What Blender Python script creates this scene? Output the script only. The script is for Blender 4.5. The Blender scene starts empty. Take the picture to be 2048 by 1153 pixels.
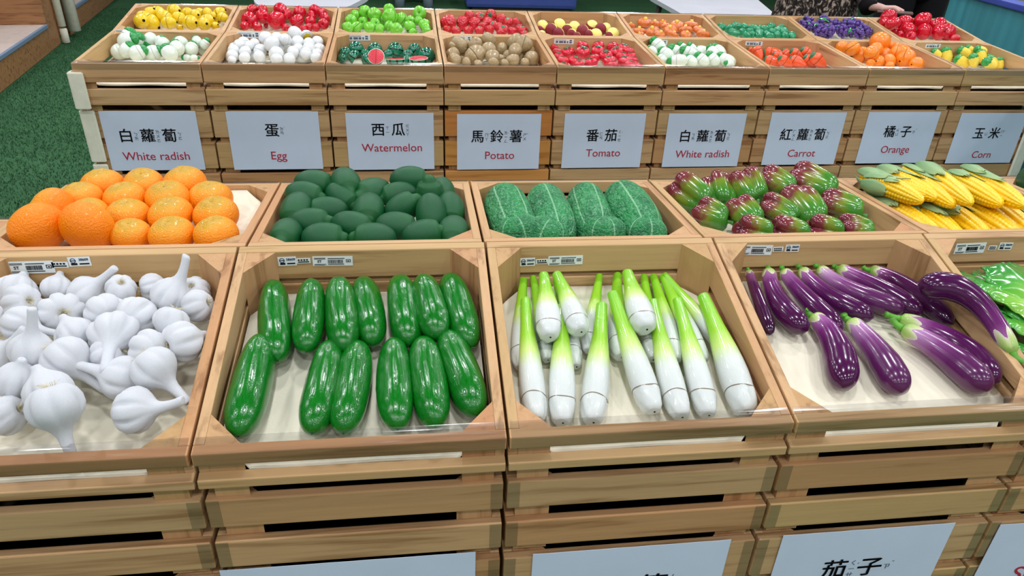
import bpy, bmesh, math, random
import numpy as np
from mathutils import Vector, Matrix, Quaternion

random.seed(7)
S = bpy.context.scene
COL = S.collection

# ---------------------------------------------------------------- camera
CAM = Vector((0.0521, -0.7181, 1.2573))
YAW, PIT, ROLL, FPX = -0.1416, -0.5042, 0.0413, 1418.54
def _axes():
    cy, sy, cp, sp = math.cos(YAW), math.sin(YAW), math.cos(PIT), math.sin(PIT)
    f = Vector((-sy*cp, cy*cp, sp)); r = Vector((cy, sy, 0)); u = r.cross(f)
    cr, sr = math.cos(ROLL), math.sin(ROLL)
    return r*cr + u*sr, r*-sr + u*cr, f
CR, CU, CF = _axes()
cam_d = bpy.data.cameras.new('camera'); cam = bpy.data.objects.new('camera', cam_d); COL.objects.link(cam)
cam_d.sensor_width = 36; cam_d.lens = FPX/2048*36; cam_d.clip_start = .02; cam_d.clip_end = 200
cam.matrix_world = Matrix(((CR.x, CU.x, -CF.x, CAM.x), (CR.y, CU.y, -CF.y, CAM.y), (CR.z, CU.z, -CF.z, CAM.z), (0, 0, 0, 1)))
S.camera = cam

# ---------------------------------------------------------------- world, lamps, exposure
w = bpy.data.worlds.new('world'); S.world = w; w.use_nodes = True
bg = w.node_tree.nodes['Background']; bg.inputs[0].default_value = (.80, .90, 1, 1); bg.inputs[1].default_value = .42
S.view_settings.view_transform = 'Standard'; S.view_settings.look = 'None'
S.view_settings.gamma = 1; S.view_settings.use_curve_mapping = False
S.view_settings.exposure = 0.0
def lamp(x, y, z, p, sx=.6, sy=.6):
    d = bpy.data.lights.new('ceiling_lamp', 'AREA'); d.energy = p; d.shape = 'RECTANGLE'; d.size = sx; d.size_y = sy
    d.color = (.94, .955, 1)
    o = bpy.data.objects.new('ceiling_lamp', d); COL.objects.link(o); o.location = (x, y, z)
LAMP = 19.5
for ix in range(-2, 4):
    for iy in range(-2, 5):
        lamp(ix*1.85 + .1, iy*1.8 - .25, 3.3, LAMP, .2, .2)

# ---------------------------------------------------------------- materials
def new_mat(name, rough=.5, spec=.5, coat=0, coat_r=.05):
    m = bpy.data.materials.new(name); m.use_nodes = True
    b = m.node_tree.nodes['Principled BSDF']
    b.inputs['Roughness'].default_value = rough
    b.inputs['Specular IOR Level'].default_value = spec
    b.inputs['Coat Weight'].default_value = coat; b.inputs['Coat Roughness'].default_value = coat_r
    return m, m.node_tree.nodes, m.node_tree.links, b
def lin(c):
    return tuple(((v/255)/12.92 if v/255 <= .04045 else ((v/255+.055)/1.055)**2.4) for v in c) + (1,)
def mixc(N, L, fac, a, b, blend='MIX'):
    n = N.new('ShaderNodeMix'); n.data_type = 'RGBA'; n.blend_type = blend
    for i, v in ((0, fac), (6, a), (7, b)):
        if hasattr(v, 'is_output'): L.new(v, n.inputs[i])
        else: n.inputs[i].default_value = v
    return n.outputs[2]
def ramp(N, L, src, stops):
    n = N.new('ShaderNodeValToRGB'); cr = n.color_ramp
    while len(cr.elements) < len(stops): cr.elements.new(.5)
    for e, (p, c) in zip(cr.elements, stops): e.position = p; e.color = c
    L.new(src, n.inputs[0]); return n.outputs[0]
def coords(N, L, kind='Object', scale=(1, 1, 1), rand=False):
    t = N.new('ShaderNodeTexCoord'); mp = N.new('ShaderNodeMapping'); mp.inputs['Scale'].default_value = scale
    L.new(t.outputs[kind], mp.inputs[0])
    if rand:
        oi = N.new('ShaderNodeObjectInfo'); mm = N.new('ShaderNodeMath'); mm.operation = 'MULTIPLY'; mm.inputs[1].default_value = 40
        L.new(oi.outputs['Random'], mm.inputs[0]); L.new(mm.outputs[0], mp.inputs['Location'])
    return mp.outputs[0]
def noise(N, L, vec, scale, detail=3, rough=.55, dist=0):
    n = N.new('ShaderNodeTexNoise'); n.inputs['Scale'].default_value = scale; n.inputs['Detail'].default_value = detail
    n.inputs['Roughness'].default_value = rough; n.inputs['Distortion'].default_value = dist
    L.new(vec, n.inputs['Vector']); return n.outputs[0]
def bump(N, L, b, h, strength=.3, dist=.002):
    n = N.new('ShaderNodeBump'); n.inputs['Strength'].default_value = strength; n.inputs['Distance'].default_value = dist
    L.new(h, n.inputs['Height']); L.new(n.outputs[0], b.inputs['Normal'])
def uv_y(N, L):
    t = N.new('ShaderNodeUVMap'); s = N.new('ShaderNodeSeparateXYZ'); L.new(t.outputs[0], s.inputs[0]); return s.outputs

def plain(name, c, rough=.5, spec=.5, coat=0, nz=0, nscale=30, bmp=0, bscale=60):
    m, N, L, b = new_mat(name, rough, spec, coat)
    if nz:
        v = coords(N, L, 'Object', rand=True); f = noise(N, L, v, nscale)
        k = lin([x*(1-nz) for x in c]); k2 = lin([min(255, x*(1+nz*.6)) for x in c])
        L.new(ramp(N, L, f, [(.3, k), (.7, k2)]), b.inputs['Base Color'])
    else: b.inputs['Base Color'].default_value = lin(c)
    if bmp:
        v = coords(N, L, 'Object', rand=True); bump(N, L, b, noise(N, L, v, bscale, 2), bmp)
    return m

def wood(name, axis, base, dark, amt=1.0):
    m, N, L, b = new_mat(name, .48, .35)
    sc = [42, 42, 42]; sc[axis] = 2.2
    v = coords(N, L, 'Object', sc, True)
    g = noise(N, L, v, 1.0, 4, .6, .35)
    g2 = noise(N, L, coords(N, L, 'Object', [x*4.5 for x in sc], True), 1.0, 2)
    c = ramp(N, L, g, [(.34, lin(dark)), (.47, lin(base)), (.75, lin([min(255, x*1.06) for x in base]))])
    c2 = mixc(N, L, .16, c, ramp(N, L, g2, [(.3, lin(dark)), (.7, lin(base))]))
    oi = N.new('ShaderNodeObjectInfo')
    tone = ramp(N, L, oi.outputs['Random'], [(0, lin((255, 244, 234))), (.3, lin((255, 250, 242))), (.55, lin((244, 240, 218))), (.8, lin((252, 240, 228))), (1, lin((240, 212, 192)))])
    L.new(mixc(N, L, 1.0, c2, tone, 'MULTIPLY'), b.inputs['Base Color'])
    bump(N, L, b, g2, .12, .001)
    return m
WB, WD = (198, 165, 124), (152, 116, 78)
WX, WY, WZ = wood('wood_x', 0, WB, WD), wood('wood_y', 1, WB, WD), wood('wood_z', 2, (192, 155, 114), (156, 118, 80))
def wood_end():
    m, N, L, b = new_mat('wood_end_grain', .55, .3)
    v = coords(N, L, 'Object', (1, 1, 1), True)
    wv = N.new('ShaderNodeTexWave'); wv.inputs['Scale'].default_value = 55; wv.inputs['Distortion'].default_value = 2; wv.bands_direction = 'DIAGONAL'
    L.new(v, wv.inputs['Vector'])
    L.new(ramp(N, L, wv.outputs['Color'], [(.1, lin((160, 120, 84))), (.6, lin((204, 170, 132)))]), b.inputs['Base Color'])
    return m
WE = wood_end()
OW = wood('orange_wood', 0, (206, 148, 84), (168, 108, 54))
BW = wood('bench_wood', 1, (172, 128, 94), (122, 78, 54))
PALE = plain('pale_step_board', (196, 182, 172), .6, .3, 0, .05)
TRIMB = plain('blue_grey_edging', (116, 138, 164), .6)
FOAM = plain('cream_foam', (226, 224, 204), .85, .2, 0, .04, 25, .2, 40)
FELT = plain('cream_felt', (238, 232, 210), .9, .1, 0, .035, 9, .15, 300)
PAPER = plain('white_paper', (206, 218, 238), .75, .2, 0, .02, 6, .15, 12)
INK = plain('black_ink', (22, 22, 26), .7, .2)
REDI = plain('red_ink', (178, 44, 62), .7, .2)
GREYI = plain('grey_ink', (96, 104, 118), .7, .2)
STK = plain('sticker_white', (226, 232, 230), .4, .4)
BLUEI = plain('blue_ink', (52, 70, 104), .6, .2)
BOARD = plain('shade_bottom_board', (34, 28, 24), .9, .1)  # shade inside trays and crates put into the board colour
DARKM = plain('dark_slit', (40, 30, 22), .8, .1)
def film():
    m, N, L, b = new_mat('clear_film', .12, .8)
    tr = N.new('ShaderNodeBsdfTransparent'); tr.inputs[0].default_value = (.93, .93, .935, 1)
    gl = N.new('ShaderNodeBsdfGlossy'); gl.inputs['Roughness'].default_value = .14
    mx = N.new('ShaderNodeMixShader'); fr = N.new('ShaderNodeLayerWeight'); fr.inputs['Blend'].default_value = .5
    pw = N.new('ShaderNodeMath'); pw.operation = 'POWER'; pw.inputs[1].default_value = 3.0; ma = N.new('ShaderNodeMath'); ma.operation = 'MULTIPLY_ADD'; ma.inputs[1].default_value = .6; ma.inputs[2].default_value = .055
    L.new(fr.outputs['Facing'], pw.inputs[0]); L.new(pw.outputs[0], ma.inputs[0])
    v = coords(N, L, 'Object', (5, 60, 60), True); bp = N.new('ShaderNodeBump'); bp.inputs['Strength'].default_value = .35; bp.inputs['Distance'].default_value = .003
    L.new(noise(N, L, v, 1.0, 2), bp.inputs['Height']); L.new(bp.outputs[0], gl.inputs['Normal']); L.new(bp.outputs[0], fr.inputs['Normal'])
    L.new(ma.outputs[0], mx.inputs[0]); L.new(tr.outputs[0], mx.inputs[1]); L.new(gl.outputs[0], mx.inputs[2])
    L.new(mx.outputs[0], N['Material Output'].inputs[0])
    return m
FILM = film()
def turf_mat():
    m, N, L, b = new_mat('green_turf', .9, .15)
    v = coords(N, L, 'Object')
    f = noise(N, L, v, 55, 5, .7); f2 = noise(N, L, v, 2.2, 3)
    c = ramp(N, L, f, [(.3, lin((38, 74, 48))), (.55, lin((62, 106, 70))), (.75, lin((92, 136, 96)))])
    L.new(mixc(N, L, .35, c, ramp(N, L, f2, [(.3, lin((48, 86, 56))), (.7, lin((70, 116, 78)))])), b.inputs['Base Color'])
    bump(N, L, b, f, .8, .01)
    return m
TURF = turf_mat()
def grad(name, stops, rough=.3, coat=.3, nz=.12, nscale=25, spec=.5, bmp=0, bscale=60, vor=False, zs=(1, 1, 1)):
    """colour along the long axis of the thing (its own paint), broken up by noise"""
    m, N, L, b = new_mat(name, rough, spec, coat)
    o = uv_y(N, L); v = coords(N, L, 'Object', zs, True); f = noise(N, L, v, nscale)
    a = N.new('ShaderNodeMath'); a.operation = 'MULTIPLY_ADD'; a.inputs[1].default_value = nz
    L.new(f, a.inputs[0]); L.new(o[1], a.inputs[2])
    s = N.new('ShaderNodeMath'); s.operation = 'SUBTRACT'; s.inputs[1].default_value = nz*.5; L.new(a.outputs[0], s.inputs[0])
    L.new(ramp(N, L, s.outputs[0], [(p, lin(c)) for p, c in stops]), b.inputs['Base Color'])
    if bmp:
        if vor:
            t = N.new('ShaderNodeTexVoronoi'); t.inputs['Scale'].default_value = bscale; L.new(v, t.inputs['Vector']); h = t.outputs[0]
        else: h = noise(N, L, v, bscale, 2)
        bump(N, L, b, h, bmp, .002)
    return m

# ---------------------------------------------------------------- objects and tags
def tag(o, label, cat, group=None, kind=None):
    if label: o['label'] = label
    if cat: o['category'] = cat
    if group: o['group'] = group
    if kind: o['kind'] = kind
    return o
def link(name, me, parent=None, mats=None):
    if mats:
        me.materials.clear()
        for m in (mats if isinstance(mats, (list, tuple)) else [mats]): me.materials.append(m)
    o = bpy.data.objects.new(name, me); COL.objects.link(o)
    if parent: o.parent = parent
    return o
def empty(name, loc=(0, 0, 0), rot=None):
    o = bpy.data.objects.new(name, None); COL.objects.link(o); o.location = loc; o.empty_display_size = .02
    if rot is not None: o.rotation_mode = 'QUATERNION'; o.rotation_quaternion = rot
    return o
def kids(o): return KIDS.get(o.name, [])
KIDS = {}
def reg(root):
    for c in list(COL.objects):
        if c.parent: KIDS.setdefault(c.parent.name, [])
        if c.parent and c not in KIDS[c.parent.name]: KIDS[c.parent.name].append(c)
def dup(root, kidmap):
    r = root.copy(); COL.objects.link(r)
    for c, subs in kidmap:
        k = c.copy(); COL.objects.link(k); k.parent = r
        for s in subs:
            q = s.copy(); COL.objects.link(q); q.parent = k
    return r
def mesh(name, V, F, smooth=True, uv=None, mi=None):
    me = bpy.data.meshes.new(name); me.from_pydata([tuple(v) for v in V], [], F)
    if smooth: me.polygons.foreach_set('use_smooth', [True]*len(F))
    if mi is not None: me.polygons.foreach_set('material_index', mi)
    if uv is not None:
        l = me.uv_layers.new(name='UVMap')
        l.data.foreach_set('uv', np.array([c for f in uv for p in f for c in p], dtype=np.float32))
    me.update(); return me
def cat_mesh(parts):
    V, F = [], []
    for v, f in parts:
        k = len(V); V += [tuple(p) for p in v]; F += [tuple(i+k for i in q) for q in f]
    return V, F
def hexa(c8, bev=.0015, name='board', top_mat=False):
    """eight corners (bottom four, top four, both counter-clockwise) -> bevelled block"""
    bm = bmesh.new(); v = [bm.verts.new(p) for p in c8]
    for q in ((3, 2, 1, 0), (4, 5, 6, 7), (0, 1, 5, 4), (1, 2, 6, 5), (2, 3, 7, 6), (3, 0, 4, 7)): bm.faces.new([v[i] for i in q])
    if bev: bmesh.ops.bevel(bm, geom=bm.edges[:], offset=bev, segments=2, affect='EDGES', profile=.6)
    me = bpy.data.meshes.new(name); bm.to_mesh(me); bm.free(); return me
def block(x0, x1, y0, y1, z0, z1, bev=.0015, name='board'):
    return hexa([(x0, y0, z0), (x1, y0, z0), (x1, y1, z0), (x0, y1, z0), (x0, y0, z1), (x1, y0, z1), (x1, y1, z1), (x0, y1, z1)], bev, name)
def prism(poly, zb, zt, bev=.001, name='post', mats=None):
    """poly of (x, y), zb/zt are callables of y"""
    bm = bmesh.new(); n = len(poly)
    b = [bm.verts.new((x, y, zb(y))) for x, y in poly]; t = [bm.verts.new((x, y, zt(y))) for x, y in poly]
    bm.faces.new(b[::-1]); ft = bm.faces.new(t); ft.material_index = 1
    for i in range(n): bm.faces.new((b[i], b[(i+1) % n], t[(i+1) % n], t[i]))
    bmesh.ops.recalc_face_normals(bm, faces=bm.faces[:])
    me = bpy.data.meshes.new(name); bm.to_mesh(me); bm.free(); return me

def lathe(prof, n=32, deform=None, slit=None):
    """profile of (z, r), v runs along it; returns V, F, UV, material index"""
    P = list(prof); vs = [0.0]
    for a, b in zip(P, P[1:]): vs.append(vs[-1] + math.hypot(b[0]-a[0], b[1]-a[1]))
    tot = vs[-1]; vs = [x/tot for x in vs]
    V = []; rows = []
    for (z, r), t in zip(P, vs):
        row = []
        for j in range(n):
            th = 2*math.pi*j/n; x, y, zz = r*math.cos(th), r*math.sin(th), z
            if deform: x, y, zz = deform(x, y, zz, th, t)
            row.append(len(V)); V.append((x, y, zz))
        rows.append(row)
    F, UV, MI = [], [], []
    for i in range(len(P)-1):
        for j in range(n):
            k = (j+1) % n
            F.append((rows[i][j], rows[i][k], rows[i+1][k], rows[i+1][j]))
            UV.append(((j/n, vs[i]), ((j+1)/n, vs[i]), ((j+1)/n, vs[i+1]), (j/n, vs[i+1])))
            MI.append(1 if slit and slit[0] <= i < slit[1] else 0)
    for i, rev in ((0, True), (len(P)-1, False)):
        if P[i][1] > 1e-5:
            f = tuple(rows[i][::-1] if rev else rows[i]); F.append(f); UV.append(tuple((.5, vs[i]) for _ in f)); MI.append(0)
    return V, F, UV, MI
def lmesh(name, *a, **k):
    V, F, UV, MI = lathe(*a, **k); return mesh(name, V, F, True, UV, MI)
def sphere_prof(rz0, rz1, r, n=14, p=1.0, slit=None, slit_w=.035):
    """ellipsoid profile bottom (-rz0) to top (rz1); optional dark slit ring at height fraction"""
    out = []; sl = None
    A = [-math.pi/2 + math.pi*i/n for i in range(n+1)]
    for a in A:
        s = math.sin(a); out.append(((rz1 if s > 0 else rz0)*s, max(1e-4, r*abs(math.cos(a))**p)))
    if slit is not None:
        zc = slit; rr = r*math.sqrt(max(.05, 1-(zc/(rz1 if zc > 0 else rz0))**2))
        hw = slit_w*r
        out = [q for q in out if abs(q[0]-zc) > hw*1.6]
        i = next(k for k, q in enumerate(out) if q[0] > zc)
        out[i:i] = [(zc-hw, rr), (zc-hw*.7, rr*.955), (zc+hw*.7, rr*.955), (zc+hw, rr)]
        sl = (i, i+3)
    return out, sl
def tube(path, rad, n=16, ends=True, flat=1.0):
    """path of Vectors with radii -> V, F, UV"""
    V, F, UV = [], [], []; m = len(path); T = []
    for i in range(m):
        d = path[min(i+1, m-1)] - path[max(i-1, 0)]; T.append(d.normalized())
    ref = Vector((0, 0, 1)) if abs(T[0].z) < .9 else Vector((1, 0, 0))
    L = [0]
    for i in range(1, m): L.append(L[-1] + (path[i]-path[i-1]).length)
    L = [x/max(L[-1], 1e-9) for x in L]
    for i in range(m):
        a = T[i].cross(ref).normalized(); b = T[i].cross(a).normalized()
        for j in range(n):
            th = 2*math.pi*j/n
            V.append(path[i] + a*(math.cos(th)*rad[i]) + b*(math.sin(th)*rad[i]*flat))
    for i in range(m-1):
        for j in range(n):
            k = (j+1) % n
            F.append((i*n+j, (i+1)*n+j, (i+1)*n+k, i*n+k))
            UV.append(((j/n, L[i]), (j/n, L[i+1]), ((j+1)/n, L[i+1]), ((j+1)/n, L[i])))
    if ends:
        F.append(tuple(range(n))); UV.append(tuple((.5, 0.) for _ in range(n)))
        F.append(tuple(range((m-1)*n, m*n))[::-1]); UV.append(tuple((.5, 1.) for _ in range(n)))
    return V, F, UV
def tmesh(name, *a, **k):
    V, F, UV = tube(*a, **k); return mesh(name, V, F, True, UV)
def bez(a, c, b, n):
    return [a*((1-t)**2) + c*(2*t*(1-t)) + b*(t*t) for t in [i/n for i in range(n+1)]]

_tc = {}
def text_mesh(s, size=1.0, align='CENTER', bold=0):
    k = (s, size, align, bold)
    if k not in _tc:
        cu = bpy.data.curves.new('lettering', 'FONT'); cu.body = s; cu.size = size; cu.align_x = align; cu.align_y = 'CENTER'
        cu.extrude = .0002; cu.offset = bold; cu.resolution_u = 3
        o = bpy.data.objects.new('lettering', cu); COL.objects.link(o)
        dg = bpy.context.evaluated_depsgraph_get(); dg.update()
        me = bpy.data.meshes.new_from_object(o.evaluated_get(dg)); bpy.data.objects.remove(o); me.name = 'lettering'
        _tc[k] = me
    return _tc[k].copy()

# ---------------------------------------------------------------- the hall
def struct(o): o['kind'] = 'structure'; return o
HALL = plain('hall_white', (236, 238, 240), .8, .2)
struct(link('floor', block(-9, 9, -6, 16, -.1, 0, 0, 'floor'), None, TURF))
struct(link('ceiling', block(-9, 9, -6, 16, 3.4, 3.5, 0, 'ceiling'), None, plain('dark_ceiling', (112, 116, 122), .8, .2)))
struct(link('wall_left', block(-9.1, -9, -6, 16, 0, 3.4, 0, 'wall'), None, HALL))
struct(link('wall_right', block(9, 9.1, -6, 16, 0, 3.4, 0, 'wall'), None, HALL))
struct(link('wall_back', block(-9, 9, 16, 16.1, 0, 3.4, 0, 'wall'), None, HALL))
struct(link('wall_front', block(-9, 9, -6.1, -6, 0, 3.4, 0, 'wall'), None, HALL))

# ---------------------------------------------------------------- the two stands
ZF = .55                      # turf lies this far under the top edge of the near base crates
P = .40
X0 = -.643
NEAR = Matrix.Translation((X0, 0, ZF))
FAR = Matrix.Translation((-1.0584, 1.8012, ZF + .0279)) @ Matrix.Rotation(.0167, 4, 'Z')
class Tray: pass
def ray(px, py):
    return (CR*((px-1024)/FPX) + CU*((576.5-py)/FPX) + CF)
def on_z(px, py, z):
    v = ray(px, py); return CAM + v*((z-CAM.z)/v.z)
TH = .014
def zl(ya, za, yb, zb):
    return lambda y: za + (zb-za)*(y-ya)/(yb-ya)
def make_tray(name, M, x0, x1, ya, za, yb, zb, df, db, front, back, side_top, label, film_at='front', row=''):
    """slatted display tray with upright walls under a sloping rim"""
    t = Tray(); t.M = M; t.x0, t.x1, t.ya, t.yb = x0, x1, ya, yb
    rim = zl(ya, za, yb, zb); t.rim = rim
    t.floor = zl(ya+TH, za-df, yb-TH, zb-db); t.Mi = M.inverted()
    root = empty('display_tray'); t.root = root
    zmin = za - front[-1][1]
    root.matrix_world = M @ Matrix.Translation((x0, ya, zmin))
    tag(root, label, 'tray')
    ox, oy, oz = x0, ya, zmin
    def sl(c8, m, nm='slat', bev=.0018):
        return link(nm, hexa([(x-ox, y-oy, z-oz) for x, y, z in c8], bev, nm), root, m)
    for a, b in front:
        sl([(x0, ya, za-b), (x1, ya, za-b), (x1, ya+TH, rim(ya+TH)-b), (x0, ya+TH, rim(ya+TH)-b),
            (x0, ya, za-a), (x1, ya, za-a), (x1, ya+TH, rim(ya+TH)-a), (x0, ya+TH, rim(ya+TH)-a)], WX)
    for a, b in back:
        y0, y1 = yb-TH, yb
        sl([(x0, y0, rim(y0)-b), (x1, y0, rim(y0)-b), (x1, y1, zb-b), (x0, y1, zb-b),
            (x0, y0, rim(y0)-a), (x1, y0, rim(y0)-a), (x1, y1, zb-a), (x0, y1, zb-a)], WX)
    for xs in ((x0, x0+TH), (x1-TH, x1)):
        for (a0, b0, a1, b1) in side_top:       # depths at the front and at the back
            y0, y1 = ya+TH, yb-TH
            sl([(xs[0], y0, rim(y0)-b0), (xs[1], y0, rim(y0)-b0), (xs[1], y1, rim(y1)-b1), (xs[0], y1, rim(y1)-b1),
                (xs[0], y0, rim(y0)-a0), (xs[1], y0, rim(y0)-a0), (xs[1], y1, rim(y1)-a1), (xs[0], y1, rim(y1)-a1)], WY)
    q = .044
    for cx, cy, sx, sy in ((x0+TH, ya+TH, 1, 1), (x1-TH, ya+TH, -1, 1), (x0+TH, yb-TH, 1, -1), (x1-TH, yb-TH, -1, -1)):
        poly = [(cx-ox, cy-oy), (cx+sx*q-ox, cy-oy), (cx-ox, cy+sy*q-oy)]
        low = .0006                       # the posts stand on the crates below
        me = prism(poly, lambda y: low-oz, lambda y: rim(y+oy)-oz-.001, name='corner_post')
        link('corner_post', me, root, [WZ, WE])
    # ply bottom under the liner, its near-black colour stands in for shade inside
    zf = max(zmin+.002, min(t.floor(ya+TH), t.floor(yb-TH))-.03) - oz
    link('bottom_board', block(TH+.001, x1-x0-TH-.001, TH+.001, yb-ya-TH-.001, zf-.004, zf, 0, 'bottom_board'), root, BOARD)
    # clear film taped over the outer rim
    if film_at:
        e = .0012
        if film_at == 'front':
            prof = [(ya-e, za-.020), (ya-e, za+e*.2), (ya+.002, za+e), (ya+TH+.004, rim(ya+TH)+e), (ya+TH+.010, rim(ya+TH)+.004)]
        else:
            prof = [(yb+e, zb-.024), (yb+e, zb+e*.2), (yb-.002, zb+e), (yb-TH+.004, rim(yb-TH)+e)]
        V, F = [], []
        for xx in (x0+.002, x1-.002):
            for y, z in prof: V.append((xx-ox, y-oy, z-oz))
            for y, z in prof[::-1]: V.append((xx-ox, y-oy + (-.0004 if film_at == 'front' else .0004), z-oz+.0005))
        n = len(prof)*2
        F = [(i, (i+1) % n, n+(i+1) % n, n+i) for i in range(n)] + [tuple(range(n))[::-1], tuple(range(n, 2*n))]
        link('film_strip', mesh('film_strip', V, F, False), root, FILM)
    return t
def liner(t, label, lift=0.0):
    """cream felt sheet with clipped corners lying in a tray"""
    x0, x1, y0, y1 = t.x0+TH+.003, t.x1-TH-.003, t.ya+TH+.002, t.yb-TH-.003
    q = .046; nx, ny = 24, 20; V = []; F = []
    rnd = random.Random(int(x0*1000)+int(y0*77)); ph = [rnd.uniform(0, 6) for _ in range(4)]
    for j in range(ny+1):
        for i in range(nx+1):
            y = y0+(y1-y0)*j/ny; x = x0+(x1-x0)*i/nx
            ins = max(0, q-(y-y0), q-(y1-y))       # clip the corners around the posts
            x = min(max(x, x0+ins), x1-ins)
            z = t.floor(y) + .0012*math.sin(x*31+ph[0])*math.sin(y*27+ph[1])
            if lift: z += lift*max(0, (y-y1+.08)/.08)**2
            V.append((x, y, z))
    for j in range(ny):
        for i in range(nx): F.append((j*(nx+1)+i, j*(nx+1)+i+1, (j+1)*(nx+1)+i+1, (j+1)*(nx+1)+i))
    n = len(V); V += [(x, y, z-.003) for x, y, z in V]
    F2 = [tuple(i+n for i in f[::-1]) for f in F]
    rim_i = [i for i in range(nx+1)] + [(j*(nx+1)+nx) for j in range(1, ny+1)] + [ny*(nx+1)+i for i in range(nx-1, -1, -1)] + [j*(nx+1) for j in range(ny-1, 0, -1)]
    F3 = [(rim_i[(k+1) % len(rim_i)], rim_i[k], rim_i[k]+n, rim_i[(k+1) % len(rim_i)]+n) for k in range(len(rim_i))]
    c = Vector(((x0+x1)/2, (y0+y1)/2, t.floor((y0+y1)/2)))
    o = link('tray_liner', mesh('tray_liner', [(v[0]-c.x, v[1]-c.y, v[2]-c.z) for v in V], F+F2+F3), None, FELT)
    o.matrix_world = t.M @ Matrix.Translation(c)
    tag(o, label, 'liner'); return o

ORD = ['first', 'second', 'third', 'fourth', 'fifth', 'sixth', 'seventh', 'eighth', 'ninth', 'tenth', 'eleventh', 'twelfth', 'thirteenth', 'fourteenth', 'fifteenth']
NEARF = ['garlic', 'cucumber', 'water bamboo', 'eggplant', 'leafy greens']
NEARR = ['tangerine', 'lime', 'wax gourd', 'bell pepper', 'sweetcorn', 'avocado']
TR = {}
for i, c in enumerate(NEARF):
    TR[c] = make_tray(c, NEAR, i*P+.002, (i+1)*P-.002, -.0072, .0858, .3605, .1968, .042, .080,
        [(0, .0195), (.0445, .0585)], [(0, .050), (.060, .092)], [(0, .022, 0, .052), (.036, .056, .066, .094)],
        'slatted wooden display tray holding the %s, front row of the near stand' % c)
    liner(TR[c], 'cream felt liner under the %s on the near stand' % c)
db = [0, .0115, -.003, -.015, .014, 0, 0]
RD = [(.048, .03), (.052, .04), (.07, .065), (.062, .055), (.062, .055), (.062, .055)]
for i, c in enumerate(NEARR):
    TR[c] = make_tray(c, NEAR, i*P+db[i]+.002, (i+1)*P+db[i+1]-.002, .3625, .1968, .6995, .1793, RD[i][0], RD[i][1],
        [(0, .050), (.060, .092)], [(0, .024), (.036, .060)], [(0, .052, 0, .030), (.064, .092, .042, .066)],
        'slatted wooden display tray holding the %s, back row of the near stand' % c, film_at='back')
    liner(TR[c], 'cream felt liner under the %s, back row of the near stand' % c, .02 if i == 0 else 0)
FARF = ['capped white radish', 'egg', 'watermelon', 'potato', 'tomato', 'long white radish', 'carrot', 'orange', 'toy corn']
FARR = ['lemon', 'slit red apple', 'green apple', 'strawberry', 'maroon sweet potato', 'pumpkin', 'green pepper', 'grape', 'whole red apple']
for i, c in enumerate(FARF):
    TR[c] = make_tray(c, FAR, i*P+.002, (i+1)*P-.002, -.0173, .1587, .3910, .1943, .072, .082,
        [(0, .061), (.083, .136)], [(0, .060), (.072, .136)], [(0, .060, 0, .060), (.080, .136, .080, .136)],
        'slatted wooden display tray holding the %s, front row of the far stand' % (c + (' pieces')))
    liner(TR[c], 'cream felt liner under the %s pieces on the far stand' % c)
for i, c in enumerate(FARR):
    TR[c] = make_tray(c, FAR, i*P+.002, (i+1)*P-.002, .3930, .1943, .6977, .2487, .062, .062,
        [(0, .060), (.072, .136)], [(0, .060), (.072, .136)], [(0, .060, 0, .060), (.080, .136, .080, .136)],
        'slatted wooden display tray holding the %s pieces, back row of the far stand' % c, film_at='back')
    liner(TR[c], 'cream felt liner under the %s pieces, back row of the far stand' % c)

# base crates under the trays
def base_crate(M, x0, x1, y0, y1, zt, rows, label, mat=WX, feet=.020, tape=False):
    zb = zt - rows[-1][1]
    r = empty('base_crate'); r.matrix_world = M @ Matrix.Translation((x0, y0, zb))
    W, D = x1-x0, y1-y0
    for a, b in rows:
        for yy in ((0, TH), (D-TH, D)):
            link('slat', block(0, W, yy[0], yy[1], zt-b-zb, zt-a-zb, .0022, 'slat'), r, mat)
        for xx in ((0, TH), (W-TH, W)):
            link('slat', block(xx[0], xx[1], TH, D-TH, zt-b-zb, zt-a-zb, .0018, 'slat'), r, WY)
    if tape:
        for a, b in rows:
            for xx in (0.0005, W-.0175):
                link('tape_wrap', block(xx, xx+.017, -.0006, -.0001, zt-b-zb+.001, zt-a-zb-.001, 0, 'tape_wrap'), r, FILM)
    q = .05
    for cx, cy, sx, sy in ((TH, TH, 1, 1), (W-TH, TH, -1, 1), (TH, D-TH, 1, -1), (W-TH, D-TH, -1, -1)):
        me = prism([(cx, cy), (cx+sx*q, cy), (cx, cy+sy*q)], lambda y: -feet, lambda y: zt-zb-.0003, name='corner_post')
        link('corner_post', me, r, [WZ, WE])
    link('bottom_board', block(TH+.001, W-TH-.001, TH+.001, D-TH-.001, .002, .010, 0, 'bottom_board'), r, BOARD)
    tag(r, label, 'crate'); return r
NB = [(0, [(0, .050), (.078, .128)], 'top'), (-.156, [(0, .083), (.106, .189)], 'middle'), (-.371, [(0, .070), (.092, .162)], 'bottom')]
for i in range(6):
    c = NEARF[i] if i < 5 else 'avocado'
    for zt, rows, nm in NB:
        y0 = 0 if nm != 'middle' else .003
        if i < 5:
            base_crate(NEAR, i*P+.003, (i+1)*P-.003, y0, .345, zt, rows, 'slatted wooden base crate, %s of the stack below the %s tray' % (nm, c), mat=WX, feet=.017 if nm == 'bottom' else .020, tape=True)
        base_crate(NEAR, i*P+.003, (i+1)*P-.003, .352, .690, zt, rows, 'slatted wooden base crate, %s of the stack below the %s tray' % (nm, NEARR[i]), feet=.017 if nm == 'bottom' else .020)
FB = [(0, [(0, .095), (.114, .207)], 'top'), (-.2277, [(0, .095), (.114, .207)], 'middle'), (-.4554, [(0, .095)], 'bottom')]
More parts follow.
